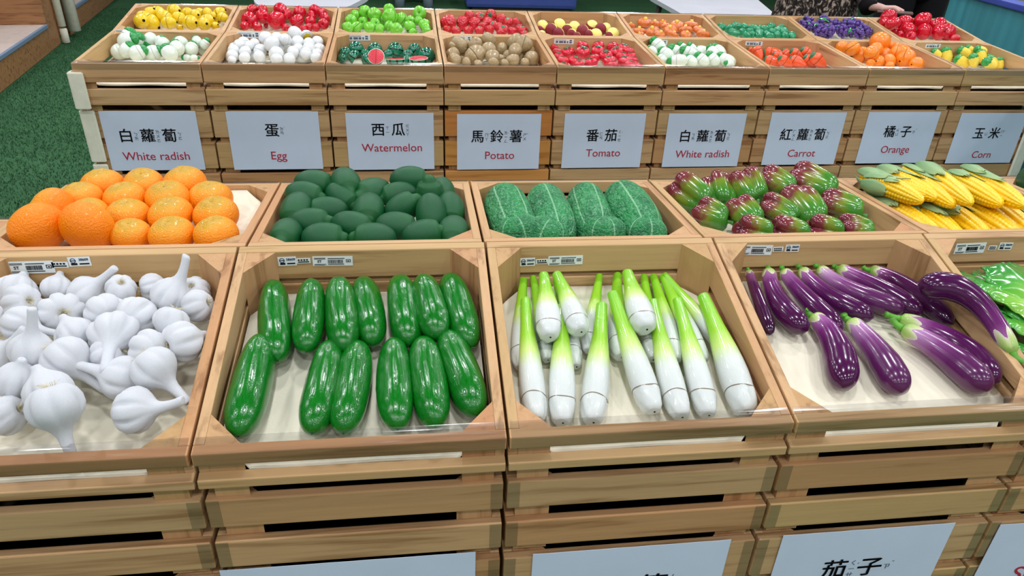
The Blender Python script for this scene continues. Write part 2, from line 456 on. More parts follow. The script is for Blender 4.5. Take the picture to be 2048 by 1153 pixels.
for i in range(9):
    for zt, rows, nm in FB:
        base_crate(FAR, i*P+.003, (i+1)*P-.003, 0, .375, zt, rows, 'slatted wooden base crate, %s of the stack below the %s tray' % (nm, FARF[i]), mat=OW if (i == 3 and nm != 'bottom') else WX, feet=.026 if nm == 'bottom' else .019)
        base_crate(FAR, i*P+.003, (i+1)*P-.003, .392, .690, zt, rows, 'slatted wooden base crate, %s of the stack below the %s tray' % (nm, FARR[i]), feet=.026 if nm == 'bottom' else .019)

# ---------------------------------------------------------------- paper signs
ZY = {'白': 'ㄅㄞˊ', '蘿': 'ㄌㄨㄛˊ', '蔔': 'ㄅㄛ˙', '蛋': 'ㄉㄢˋ', '西': 'ㄒㄧ', '瓜': 'ㄍㄨㄚ', '馬': 'ㄇㄚˇ', '鈴': 'ㄌㄧㄥˊ', '薯': 'ㄕㄨˇ',
      '番': 'ㄈㄢ', '茄': 'ㄑㄧㄝˊ', '紅': 'ㄏㄨㄥˊ', '橘': 'ㄐㄩˊ', '子': 'ㄗˇ', '玉': 'ㄩˋ', '米': 'ㄇㄧˇ', '茭': 'ㄐㄧㄠ', '筍': 'ㄙㄨㄣˇ'}
def sign(M, xc, z1, hanzi, eng, vh, ve, label, W=.297, H=.21, y=-.0015, cs=.050, pitch=.071, roll=0.0, dxh=0.0):
    r = empty('paper_sign'); r.matrix_world = M @ Matrix.Translation((xc, y, z1-H)) @ Matrix.Rotation(roll, 4, 'Y')
    nx = 12; V = []; F = []
    for s in (0, 1):
        for j in range(2):
            for i in range(nx+1):
                V.append((-W/2+W*i/nx, -.0006*(1-s) - .0006*abs(math.sin(i*1.3)), H*j))
    n = nx+1
    for i in range(nx): F += [(i, i+1, n+i+1, n+i), (2*n+i+1, 2*n+i, 3*n+i, 3*n+i+1)]
    F += [(0, n, 3*n, 2*n), (nx, 2*n+nx, 3*n+nx, n+nx)]
    for i in range(nx): F += [(i+1, i, 2*n+i, 2*n+i+1), (n+i, n+i+1, 3*n+i+1, 3*n+i)]
    link('sheet', mesh('sheet', V, F, False), r, PAPER)
    R = Matrix.Rotation(math.pi/2, 4, 'X')
    def put(s, size, x, z, m, nm, bold=0):
        me = text_mesh(s, size, 'CENTER')
        if bold:                          # heavier strokes
            bm = bmesh.new()
            for dx, dy in ((-.0005, 0), (.0005, 0), (0, .0004), (0, -.0004)):
                k0 = len(bm.verts); bm.from_mesh(me); bm.verts.ensure_lookup_table()
                for v in bm.verts[k0:]: v.co.x += dx; v.co.y += dy
            bm.to_mesh(me); bm.free()
        o = link(nm, me, r, m); o.matrix_local = Matrix.Translation((x, -.0019, z)) @ R
    k = len(hanzi)
    for i, ch in enumerate(hanzi):
        x = (i-(k-1)/2)*pitch - .008 + dxh
        put(ch, cs, x, H*(1-vh), INK, 'character', 1)
        zy = ZY[ch]; tone = zy[-1] if zy[-1] in 'ˊˇˋ˙' else ''
        b = zy[:-1] if tone else zy
        for q, c2 in enumerate(b):
            put(c2, cs*.28, x+cs*.66, H*(1-vh) + ((len(b)-1)/2-q)*cs*.31, GREYI, 'phonetic_mark')
        if tone: put(tone, cs*.28, x+cs*.86, H*(1-vh)+cs*.18, GREYI, 'phonetic_mark')
    if eng: put(eng, .042, .004+dxh*.5, H*(1-ve), REDI, 'english_word')
    tag(r, label, 'sign'); return r
SG = [('白蘿蔔', 'White radish', .42, .76), ('蛋', 'Egg', .33, .76), ('西瓜', 'Watermelon', .30, .61), ('馬鈴薯', 'Potato', .41, .745), ('番茄', 'Tomato', .41, .725),
      ('白蘿蔔', 'White radish', .43, .76), ('紅蘿蔔', 'Carrot', .43, .78), ('橘子', 'Orange', .39, .73), ('玉米', 'Corn', .41, .83)]
SX = [(194, 392), (449, 637), (690, 867), (914, 1083), (1130, 1293), (1338, 1495), (1543, 1696), (1737, 1884), (1924, 2058)]
def on_y(M, px, py, yl):
    Mi = M.inverted(); o = Mi @ CAM; d = Mi.to_3x3() @ ray(px, py); return o + d*((yl-o.y)/d.y)
SYT = [222, 223, 226, 228, 227, 227, 225, 224, 226]
for i, (h, e, vh, ve) in enumerate(SG):
    a, b = on_y(FAR, SX[i][0], SYT[i], -.002), on_y(FAR, SX[i][1], SYT[i], -.002)
    side = {0: ', first from the left end', 5: ', beside the carrot sign'}.get(i, '')
    sign(FAR, (a.x+b.x)/2, (a.z+b.z)/2, h, e, vh, ve, 'white paper sign reading %s%s' % (e, side) + ('' if side else ' on the far stand'), W=min(.31, b.x-a.x), dxh=-.006 if i == 0 else 0)
for (pa, pb, h, e, lab, vh) in (((435, 1128), (951, 1119), '', '', 'white paper sign below the cucumber tray, its visible strip blank', .3),
                     ((1066, 1110), (1463, 1080), '茭白筍', '', 'white paper sign with black characters below the water bamboo tray', .42),
                     ((1567, 1073), (1912, 1046), '茄子', '', 'white paper sign with two large characters below the eggplant tray', .43)):
    a, b = on_y(NEAR, *pa, .0005), on_y(NEAR, *pb, .0005)
    sign(NEAR, (a.x+b.x)/2, (a.z+b.z)/2, h, e, vh, .7, lab, W=b.x-a.x, y=.0012, cs=.046, pitch=.062, dxh=-.012 if len(h) == 3 else 0)
a = on_y(NEAR, 1999, 1056, .0005)
r_ = sign(NEAR, a.x+.135, a.z+.006, '', '', .3, .4, 'white paper sign with red lettering below the leafy greens tray', W=.27, y=.0012)
o_ = link('english_word', text_mesh('Sp', .05, 'LEFT'), r_, REDI); a2 = on_y(NEAR, 2022, 1150, .0)
o_.matrix_local = Matrix.Translation((a2.x-(a.x+.135), -.0019, a2.z-(a.z+.006)+.21)) @ Matrix.Rotation(math.pi/2, 4, 'X')

# stickers on the inner back boards of the trays
def sticker(t, px, py, w, h, kind):
    yl = t.yb - TH - .0006
    p = on_y(t.M, px, py, yl); L = t.root.matrix_world.inverted() @ (t.M @ p)
    s = link('sticker', block(-w/2, w/2, -.0003, .0003, -h/2, h/2, 0, 'sticker'), t.root, STK); s.location = L
    s.rotation_euler = (0, random.uniform(-.03, .03), 0)
    R = Matrix.Rotation(math.pi/2, 4, 'X'); bars = []
    def bar(x0, x1, z0, z1): bars.append(block(x0*w, x1*w, -.0008, -.0002, z0*h, z1*h, 0))
    def txt(sx, size, x, z, m):
        o = link('print', text_mesh(sx, size, 'CENTER', .0001), s, m); o.matrix_local = Matrix.Translation((x*w, -.0007, z*h)) @ R
    if kind == 'main':
        x = -.12
        while x < .24:
            k = random.choice((.006, .010, .015)); bar(x, x+k, -.22, .14); x += k+random.choice((.008, .012))
        for z in (.34, .25): bar(-.46, -.18, z-.02, z+.02)
        bar(-.12, .3, .26, .32); bar(-.46, -.16, -.34, -.30); bar(-.46, -.2, -.42, -.39); bar(-.12, .28, -.36, -.30)
        txt('ST', h*.36, -.33, -.03, INK)
        for q in ((.33, .45, .14, .18), (.33, .45, -.12, -.08), (.33, .345, -.1, .16), (.435, .45, -.1, .16), (.37, .41, -.03, .06)): bar(*q)
    elif kind == 'mark':
        V, F = [], []
        for j in range(20):
            th = 2*math.pi*j/20
            for rr in (h*.19, h*.27): V.append((-.28*w+rr*math.cos(th), -.0007, .12*h+rr*math.sin(th)))
        F = [(2*j, 2*j+1, (2*j+3) % 40, (2*j+2) % 40) for j in range(20)]
        link('print', mesh('ring', V, F, False), s, BLUEI)
        bar(-.40, -.16, .08, .15)
        txt('38609', h*.36, .2, .2, BLUEI); bar(-.4, -.12, -.36, -.14); bar(-.02, .42, -.32, -.18)
    elif kind == 'date':
        for x in (-.4, -.2, .0, .2): bar(x, x+.13, .05, .32)
        bar(-.4, .4, -.3, -.12)
    else:
        for q in ((-.42, -.3, -.3, .1), (-.25, -.05, -.3, .1), (-.02, .1, -.3, .1), (.15, .22, -.3, .1), (.28, .4, .1, .35), (.28, .4, -.3, .0), (-.45, .1, .25, .32)): bar(*q)
    if bars:
        bm = bmesh.new()
        for b_ in bars: bm.from_mesh(b_); bpy.data.meshes.remove(b_)
        me = bpy.data.meshes.new('print'); bm.to_mesh(me); bm.free(); link('print', me, s, GREYI if kind == 'small' else INK)
for t, lst in (('garlic', [(63, 535, .066, .021, 'main'), (120, 530, .024, .010, 'date'), (159, 523.5, .033, .016, 'mark')]),
               ('cucumber', [(574.5, 523, .029, .016, 'mark'), (607, 522, .022, .009, 'date'), (665.5, 522.5, .064, .017, 'main')]),
               ('water bamboo', [(1055, 524.5, .026, .015, 'mark'), (1084, 523.5, .021, .009, 'date'), (1131, 521, .060, .017, 'main')]),
               ('eggplant', [(1511, 500.5, .062, .019, 'main'), (1556, 499, .019, .009, 'date'), (1584.5, 497, .026, .014, 'mark')]),
               ('leafy greens', [(1940, 497, .060, .021, 'main'), (1985, 496, .016, .009, 'date'), (2011, 493, .027, .015, 'mark')]),
               ('capped white radish', [(252, 66, .075, .024, 'small')]), ('egg', [(498, 70, .085, .022, 'small')]), ('watermelon', [(718, 75.5, .085, .021, 'small')]),
               ('potato', [(926, 78, .07, .02, 'small')]), ('tomato', [(1128, 83, .080, .020, 'small')]), ('long white radish', [(1318, 85, .072, .018, 'small')]),
               ('carrot', [(1508, 87, .075, .017, 'small')]), ('orange', [(1700, 88, .07, .016, 'small')]), ('toy corn', [(1866, 92, .07, .016, 'small')])):
    for q in lst: sticker(TR[t], *q)

# ---------------------------------------------------------------- putting produce into trays
DOWN = Vector((0, 0, -1))
def local_ray(t, px, py):
    return t.Mi @ CAM, t.Mi.to_3x3() @ ray(px, py)
def floor_hit(t, px, py, h):
    """point h above the tray's sloping liner seen at a pixel"""
    o, d = local_ray(t, px, py)
    b = t.floor(1.0) - t.floor(0.0); a = t.floor(0.0) + h
    return o + d*((a + b*o.y - o.z)/(d.z - b*d.y))
def view_dir(v):
    """(right, down, towards us) in the picture -> direction in the world"""
    return (CR*v[0] - CU*v[1] - CF*v[2]).normalized()
def rot_to(zdir, spin=0.0):
    return zdir.to_track_quat('Z', 'Y') @ Quaternion((0, 0, 1), spin)
def pile(t, items, fill=.90, flat=1.0):
    """items (px, py, rpx, ...) seen from behind to the front: each slides along its line of sight from the liner
    towards us until it rests clear of those behind it.  Returns world points and radii in the given order."""
    done = []; out = [None]*len(items)
    for k in sorted(range(len(items)), key=lambda k: items[k][1]):
        px, py, rp = items[k][:3]; o, d = local_ray(t, px, py)
        r = .02
        for _ in range(4):
            h = floor_hit(t, px, py, r*flat); s = (h-o).dot(d)/d.dot(d); r = rp/FPX*s
        best = None; s0 = s
        while True:
            p = o + d*s; r = rp/FPX*s
            if p.y < t.ya + TH + r*.75 and best is not None: break
            pen = sum(max(0, fill*(r+r2) - (p-q).length) for q, r2 in done if abs(p.y-q.y) < .2)
            if p.y > t.yb - TH - r*.85: pen += 1 + p.y
            if best is None or pen < best[0] - 1e-6: best = (pen, p.copy(), r)
            if pen <= 1e-6 or p.y < t.ya + TH + r*.75: break
            s -= .003
            if s < s0 - .35: break
        done.append((best[1], best[2])); out[k] = (t.M @ best[1], best[2])
    return out
_hull = {}
def hull(meshes):
    """all points of a thing's parts and its reach in 48 directions off its long axis"""
    k = tuple(m.name for m in meshes)
    if k not in _hull:
        vs = []
        for m in meshes:
            a = np.empty(len(m.vertices)*3, dtype=np.float32); m.vertices.foreach_get('co', a); vs.append(a.reshape(-1, 3))
        v = np.concatenate(vs); d = np.linalg.norm(v, axis=1)
        b = np.clip((np.arccos(np.clip(v[:, 2]/np.maximum(d, 1e-9), -1, 1))/math.pi*48).astype(int), 0, 47)
        T = np.zeros(48); np.maximum.at(T, b, d)
        for i in range(48):
            if T[i] == 0: T[i] = max(T[max(0, i-2):i+3].max(), 1e-3)
        _hull[k] = (np.concatenate([v, np.ones((len(v), 1), dtype=np.float32)], 1), T)
    return _hull[k]
PLACED = {}
def pen_of(o, hl, t):
    """deepest dip of this thing into the things already in the tray, in metres"""
    M_ = np.array(Matrix.LocRotScale(o.location, o.rotation_quaternion, o.scale)); W = hl[0] @ M_.T
    c = W[:, :3].mean(0); R_ = np.linalg.norm(W[:, :3]-c, axis=1).max(); Mi_ = np.linalg.inv(M_); worst = 0
    for (W2, T2, Mi2, c2, R2, sc2) in PLACED.setdefault(t, []):
        if np.linalg.norm(c-c2) > R_+R2: continue
        for (Q, T, Mi, k) in ((W, T2, Mi2, sc2), (W2, hl[1], Mi_, min(o.scale))):
            q = (Q @ Mi.T)[:, :3]; d = np.linalg.norm(q, axis=1)
            b = np.clip((np.arccos(np.clip(q[:, 2]/np.maximum(d, 1e-9), -1, 1))/math.pi*48).astype(int), 0, 47)
            worst = max(worst, float((T[b]-d).max())*k)
    return worst
def fit_in(o, t, meshes, slim=False, steps=14):
    """ease a thing out of its neighbours: along the line of sight towards us, keeping its size in the picture"""
    hl = hull([m.data for m in meshes] if meshes else [o.data])
    if slim:
        for _ in range(3):
            if pen_of(o, hl, t) < 2e-4: break
            o.scale = (o.scale[0]*.975, o.scale[1]*.975, o.scale[2])
    else:
        for _ in range(4):
            if pen_of(o, hl, t) < 2e-4: break
            o.scale = Vector(o.scale)*.983
    best = None; l0 = o.location.copy(); s0 = Vector(o.scale)
    lim = t.ya + TH + .006
    for k in range(steps):
        p = pen_of(o, hl, t)
        if best is None or p < best[0] - 2e-4: best = (p, o.location.copy(), Vector(o.scale))
        if p < 2e-4: break
        f = 1 - .0025*(k+1)/(l0-CAM).length
        o.location = CAM + (l0-CAM)*f; o.scale = s0*f
        if (t.Mi @ o.location).y < lim + max(s0)*.6: break
        settle(o, t, False, meshes)
    o.location = best[1]; o.scale = best[2]
    M_ = np.array(Matrix.LocRotScale(o.location, o.rotation_quaternion, o.scale)); W = hl[0] @ M_.T; c = W[:, :3].mean(0)
    PLACED[t].append((W[::2], hl[1], np.linalg.inv(M_), c, np.linalg.norm(W[:, :3]-c, axis=1).max(), min(o.scale)))
def rows_of(items):
    """row (from the front) and place (from the left) of each item"""
    idx = sorted(range(len(items)), key=lambda k: -items[k][1]); rows = []
    for k in idx:
        if rows and items[rows[-1][0]][1] - items[k][1] < 1.0*items[rows[-1][0]][2]: rows[-1].append(k)
        else: rows.append([k])
    pos = {}
    for a, r in enumerate(rows):
        r.sort(key=lambda k: items[k][0])
        for b, k in enumerate(r): pos[k] = (a, b, len(r), len(rows))
    return pos
def place_words(p):
    a, b, n, m = p
    rw = 'front row' if a == 0 else 'back row' if a == m-1 else ORD[a] + ' row back'
    if n == 1: return 'alone in %s' % rw
    if b == 0: return 'left end of %s' % rw
    if b == n-1: return 'right end of %s' % rw
    return '%s along in %s' % (ORD[b], rw)
def settle(o, t, lift=True, meshes=None):
    """nudge a thing until none of it dips into its tray's boards, posts or liner"""
    vs = []
    for c in ([o] if o.type == 'MESH' else [k for k in meshes]):
        a = np.empty(len(c.data.vertices)*3, dtype=np.float32); c.data.vertices.foreach_get('co', a); vs.append(a.reshape(-1, 3))
    v = np.concatenate(vs); v = np.concatenate([v, np.ones((len(v), 1), dtype=np.float32)], 1)
    q = .047; loc = o.location.copy()
    for _ in range(5):
        W = Matrix.LocRotScale(loc, o.rotation_quaternion, o.scale)
        p = v @ np.array(t.Mi @ W).T
        x, y, z = p[:, 0], p[:, 1], p[:, 2]
        mv = Vector((0, 0, 0)); e = .0012
        x0, x1, y0, y1 = t.x0+TH+e, t.x1-TH-e, t.ya+TH+e, t.yb-TH-e
        low = z < (t.rim(0.0) + (t.rim(1.0)-t.rim(0.0))*y)            # only what is under the rim can hit a board
        if low.any():
            xl, yl = x[low], y[low]
            mv.x += max(0, x0-xl.min()) - max(0, xl.max()-x1)
            mv.y += max(0, y0-yl.min()) - max(0, yl.max()-y1)
            for sx, sy, cx, cy in ((1, 1, x0, y0), (-1, 1, x1, y0), (1, -1, x0, y1), (-1, -1, x1, y1)):
                d = q - (sx*(xl-cx) + sy*(yl-cy)).min()
                if d > 0 and abs(mv.x) < 1e-5 and abs(mv.y) < 1e-5: mv += Vector((sx*d*.5, sy*d*.5, 0))
        fl = (t.floor(0.0) + (t.floor(1.0)-t.floor(0.0))*y + .0015 - z).max()
        if fl > 0 and lift:
            d = t.Mi.to_3x3() @ (CAM - loc); d = d/d.z
            mv += Vector((0, 0, fl)) if abs(d.y) > 4 else d*fl
        if mv.length < 1e-5: break
        loc += t.M.to_3x3() @ mv
    o.location = loc
class Kind:
    """one built example with its parts, then copies"""
    def __init__(s, name, meshes, cat, group, zoff=0):
        s.name, s.meshes, s.cat, s.group = name, meshes, cat, group
    def put(s, loc, rot, scale, label, pick=None, tray=None, slim=False, steps=14):
        ms = None
        parts = random.choice(s.meshes) if pick is None else s.meshes[pick % len(s.meshes)]
        (bn, bm_, bmat), rest = parts[0], parts[1:]
        if not rest:
            o = bpy.data.objects.new(s.name, bm_); COL.objects.link(o)
            if not bm_.materials: [bm_.materials.append(m) for m in (bmat if isinstance(bmat, list) else [bmat])]
            o.rotation_mode = 'QUATERNION'; o.rotation_quaternion = rot; o.location = loc
        else:
            o = empty(s.name, loc, rot); ms = []
            for pn, me, mt in parts:
                if not me.materials: [me.materials.append(m) for m in (mt if isinstance(mt, list) else [mt])]
                c = bpy.data.objects.new(pn, me); COL.objects.link(c); c.parent = o; ms.append(c)
        o.scale = (scale,)*3 if not isinstance(scale, tuple) else scale
        if tray is not None: settle(o, tray, True, ms); fit_in(o, tray, ms, slim, steps)
        tag(o, label, s.cat, s.group); return o
def fill_tray(tn, kind, items, what, ori=None, tray_words=None, fill=.9, flat=1.0, notes={}, size=1.0):
    t = TR[tn]; res = pile(t, items, fill, flat); pos = rows_of(items)
    for k, it in sorted(enumerate(items), key=lambda q: q[1][1]):
        p, r = res[k]
        v = ori(it, k)
        q = v if isinstance(v, Quaternion) else rot_to(view_dir(v), random.uniform(0, 6.28))
        words = notes.get(k) or '%s, %s, %s tray' % (what, place_words(pos[k]), tray_words or tn)
        kind.put(p, q, r*1.05*size, words, tray=t, steps=26)

# ---- small shape helpers -------------------------------------------------
def star_leaf(n, r0, r1, z, droop, th=.0, name='calyx'):
    """flat star of n pointed leaves curving over the top of a unit fruit"""
    V = [(0, 0, z+.03)]; F = []
    m = n*6
    for k, f in enumerate((.35, .7, 1.0)):
        for j in range(m):
            a = 2*math.pi*j/m; w_ = abs((j % 6)-3)/3
            R = r0 + (r1-r0)*w_**1.2; rr = R*f
            V.append((rr*math.cos(a), rr*math.sin(a), z + .03 - droop*rr*rr))
    for j in range(m): F.append((0, 1+j, 1+(j+1) % m))
    for k in range(2):
        for j in range(m):
            a, b = 1+k*m+j, 1+k*m+(j+1) % m; F.append((a, a+m, b+m, b))
    n0 = len(V); V += [(x, y, z_-.045) for x, y, z_ in V]
    F += [tuple(i+n0 for i in f[::-1]) for f in F]
    e = [1+2*m+j for j in range(m)]
    F += [(e[j], e[j]+n0, e[(j+1) % m]+n0, e[(j+1) % m]) for j in range(m)]
    return mesh(name, V, F)
def cap_mesh(z0, rmax, top, name='leaf_cap', frill=.10, n=40):
    prof = [(z0, rmax*.99), (z0+.02, rmax*1.05), (z0+(top-z0)*.4, rmax*.98), (z0+(top-z0)*.75, rmax*.72), (top, rmax*.3), (top+.01, 1e-4)]
    def df(x, y, z, th, t): 
        k = 1+frill*math.sin(8*th)*(1-t)*.6 + frill*.5*math.sin(13*th)*t
        return x*k, y*k, z + frill*.25*math.sin(8*th+1)
    return lmesh(name, prof, n, df)
def stem_mesh(z, h, r, bend=.2, name='stem'):
    pth = [Vector((bend*h*(i/5)**2, 0, z+h*i/5)) for i in range(6)]
    return tmesh(name, pth, [r*1.25, r, r*.9, r*.9, r*1.0, r*1.15], 10)

# ---- materials of the produce --------------------------------------------
GL = dict(rough=.22, coat=.5)
M_EGG = plain('egg_white', (228, 230, 230), .25, .5, .4)
M_FSLIT = plain('faint_slit', (178, 186, 180), .5)
M_YOLK = plain('egg_yolk', (214, 186, 40), .4)
M_RAD = grad('radish_skin', [(0, (222, 234, 212)), (.75, (228, 236, 228)), (1, (186, 230, 186))], .22, .5, .1, 3)
M_GLEAF = plain('bright_green_leaf', (30, 152, 66), .3, .5, .4, .15, 4)
M_DLEAF = plain('dark_green_leaf', (22, 112, 66), .35, .5, .3, .15, 4)
M_LEM = plain('lemon_skin', (240, 204, 24), .25, .5, .4, .05, 3, .1, 30)
M_RED = plain('red_apple_skin', (210, 14, 42), .2, .5, .5, .06, 2)
M_GAP = plain('green_apple_skin', (122, 206, 58), .22, .5, .5, .08, 2)
M_STRAW = None
M_TOM = plain('tomato_skin', (220, 26, 50), .2, .5, .5, .06, 3)
M_CAR = plain('carrot_skin', (238, 88, 40), .25, .5, .4, .06, 3)
M_ORA = plain('orange_skin', (252, 138, 26), .28, .5, .4, .05, 3, .12, 26)
M_PUM = plain('pumpkin_skin', (222, 118, 44), .25, .5, .4, .14, 3)
M_PSTEM = plain('pumpkin_stem', (240, 206, 84), .35)
M_POT = plain('potato_skin', (172, 148, 108), .35, .5, .3, .10, 4, .12, 14)
M_GPEP = plain('toy_green_pepper', (18, 146, 98), .22, .5, .5, .12, 3)
M_GRAPE = plain('grape_purple', (92, 62, 146), .3, .5, .3, .12, 6)
M_MAR = plain('maroon_skin', (138, 34, 48), .5, .4, 0, .12, 8, .15, 20)
M_CRM = plain('cream_flesh', (246, 232, 128), .35, .5, .2)
M_FLESH = plain('red_flesh', (214, 56, 70), .4, .4)
M_RIND = plain('pale_rind', (196, 220, 190), .4)
M_SEED = plain('yellow_seed', (250, 216, 120), .4)
def straw():
    m, N, L, b = new_mat('strawberry_skin', .22, .5, .5)
    v = coords(N, L, 'Object', (1, 1, 1)); vo = N.new('ShaderNodeTexVoronoi'); vo.inputs['Scale'].default_value = 3.4; L.new(v, vo.inputs['Vector'])
    L.new(ramp(N, L, vo.outputs[0], [(.10, lin((248, 206, 110))), (.16, lin((214, 20, 40))), (1, lin((206, 14, 36)))]), b.inputs['Base Color'])
    bump(N, L, b, vo.outputs[0], .3, .05); return m
M_STRAW = straw()
def melon_mat():
    m, N, L, b = new_mat('striped_rind', .2, .5, .5)
    o = uv_y(N, L); v = coords(N, L, 'Object'); f = noise(N, L, v, 3.5, 3)
    a = N.new('ShaderNodeMath'); a.operation = 'MULTIPLY_ADD'; a.inputs[1].default_value = 8*2*math.pi
    k = N.new('ShaderNodeMath'); k.operation = 'MULTIPLY'; k.inputs[1].default_value = 3.2; L.new(f, k.inputs[0])
    L.new(o[0], a.inputs[0]); L.new(k.outputs[0], a.inputs[2])
    s = N.new('ShaderNodeMath'); s.operation = 'SINE'; L.new(a.outputs[0], s.inputs[0])
    L.new(ramp(N, L, s.outputs[0], [(.55, lin((16, 122, 88))), (.68, lin((8, 34, 34)))]), b.inputs['Base Color']); return m
M_WM = melon_mat()

# ---- small toy produce, built at radius 1 and scaled to size -------------
def egg_kind():
    out = []
    for sl in (None, .1, -.1, None):
        pr, s = sphere_prof(1.02, 1.22, 1.0, 16, 1.0, sl, .02)
        out.append([('shell', lmesh('egg', pr, 28, None, s), [M_EGG, M_FSLIT])])
    return Kind('egg', out, 'egg', 'toy eggs in the egg tray')
def half_egg():
    pr, s = sphere_prof(.02, 1.15, 1.0, 12)
    pr = [q for q in pr if q[0] > -.019]; pr = [(-.02, 1e-4), (-.02, .97)] + pr[1:]
    yk = [(-.06, 1e-4), (-.06, .62), (-.02, .64), (-.015, .66)]
    return Kind('egg_half', [[('shell', lmesh('shell', pr, 28), [M_EGG]), ('yolk', lmesh('yolk', yk, 24), [M_YOLK])]], 'egg', None)
def rad_kind(name, grp, ln):
    out = []
    for sl in (.25, None, .1):
        pr, s = sphere_prof(ln, ln*.92, 1.0, 16, .85, sl, .02)
        z = ln*.92
        out.append([('root', lmesh('root', pr, 28, None, s), [M_RAD, M_FSLIT]), ('leaf_cap', cap_mesh(z*.72, .72, z*1.32), [M_GLEAF])])
    return Kind(name, out, 'radish', grp)
def lemon_kind():
    out = []
    for sl in (.05, .3, -.2):
        pr, s = sphere_prof(1.28, 1.28, 1.0, 16, 1.15, sl, .03)
        ln = [(1.24, .2), (1.30, .17), (1.38, .12), (1.39, 1e-4)]
        out.append([('fruit', lmesh('fruit', pr, 28, None, s), [M_LEM, plain('dark_slit_l', (120, 92, 20), .7)]),
                    ('nub', lmesh('nub', ln, 12), [DARKM])])
    return Kind('lemon', out, 'lemon', 'toy lemons in the lemon tray')
def apple_kind(name, mat, grp, slits=(.1, None, -.15), stem=True):
    out = []
    for sl in slits:
        pr, s = sphere_prof(.86, .84, 1.0, 18, .82, sl, .025)
        zt = .84
        def df(x, y, z, th, t):
            rr = math.hypot(x, y)
            if z > 0: z -= .26*max(0, 1-(rr/.55))**1.3
            else: z += .16*max(0, 1-(rr/.4))**1.3
            k = 1 + .03*math.cos(5*th)*(1-z); tp = 1 - .10*max(0, -z)
            return x*k*tp, y*k*tp, z
        out.append([('fruit', lmesh('fruit', pr, 30, df, s), [mat, DARKM]), ('stem', stem_mesh(.55, .36, .055), [DARKM])])
    return Kind(name, out, 'apple', grp)
def straw_kind():
    pr = [(-1.15, 1e-4), (-1.12, .22), (-.9, .52), (-.5, .80), (0, .98), (.35, 1.0), (.65, .86), (.82, .55), (.86, .2), (.86, 1e-4)]
    P2 = []
    for a, b in zip(pr, pr[1:]): P2 += [a, ((a[0]+b[0])/2, (a[1]+b[1])/2*1.01)]
    P2.append(pr[-1])
    return Kind('strawberry', [[('fruit', lmesh('fruit', P2, 28), [M_STRAW]), ('calyx', star_leaf(6, .3, .88, .88, .42), [M_DLEAF])]], 'strawberry', 'toy strawberries in the strawberry tray')
def tomato_kind():
    out = []
    for sl in (None, .12):
        pr, s = sphere_prof(.78, .76, 1.0, 18, .80, sl, .02)
        def df(x, y, z, th, t):
            rr = math.hypot(x, y)
            if z > 0: z -= .16*max(0, 1-(rr/.5))
            k = 1+.025*math.cos(6*th); return x*k, y*k, z
        out.append([('fruit', lmesh('fruit', pr, 28, df, s), [M_TOM, DARKM]), ('calyx', star_leaf(6, .12, .60, .80, .30), [M_DLEAF])])
    return Kind('tomato', out, 'tomato', 'toy tomatoes in the tomato tray')
def carrot_kind():
    out = []
    for sl in (.3, -.1):
        P0 = [(-1.9, 1e-4), (-1.87, .2), (-1.5, .48), (-.9, .74), (-.2, .94), (.4, 1.0), (.8, .9), (1.0, .6), (1.05, .3), (1.05, 1e-4)]
        i = next(k for k, q in enumerate(P0) if q[0] > sl); a, b = P0[i-1], P0[i]
        rr = a[1]+(b[1]-a[1])*(sl-a[0])/(b[0]-a[0])
        P0[i:i] = [(sl-.03, rr), (sl-.02, rr*.96), (sl+.02, rr*.96), (sl+.03, rr)]
        cp = [(.92, .62), (1.0, .66), (1.22, .58), (1.32, .36), (1.34, 1e-4)]
        out.append([('root', lmesh('root', P0, 28, None, (i, i+3)), [M_CAR, DARKM]), ('leaf_cap', lmesh('leaf_cap', cp, 24), [M_DLEAF])])
    return Kind('carrot', out, 'carrot', 'toy carrots in the carrot tray')
def orange_kind():
    out = []
    for sl in (.1, None, -.2):
        pr, s = sphere_prof(.93, .92, 1.0, 18, .92, sl, .03)
        out.append([('fruit', lmesh('fruit', pr, 30, None, s), [M_ORA, plain('slit_orange', (168, 84, 20), .6)]),
                    ('stem_scar', lmesh('stem_scar', [(.90, .10), (.95, .09), (.955, 1e-4)], 10), [DARKM])])
    return Kind('orange', out, 'orange', 'toy oranges in the orange tray')
def pumpkin_kind():
    pr, _ = sphere_prof(.55, .55, 1.0, 16, .8)
    def df(x, y, z, th, t):
        k = 1-.13*abs(math.cos(4*th))**.0 if False else 1 - .14*(1-abs(math.sin(4*th)))**2
        rr = math.hypot(x, y); z -= (.2 if z > 0 else -.1)*max(0, 1-rr/.5)
        return x*k, y*k, z
    return Kind('pumpkin', [[('fruit', lmesh('fruit', pr, 48, df), [M_PUM]), ('stem', lmesh('stem', [(.3, .26), (.5, .24), (.74, .22), (.76, 1e-4)], 6), [M_PSTEM])]], 'pumpkin', 'toy pumpkins in the pumpkin tray')
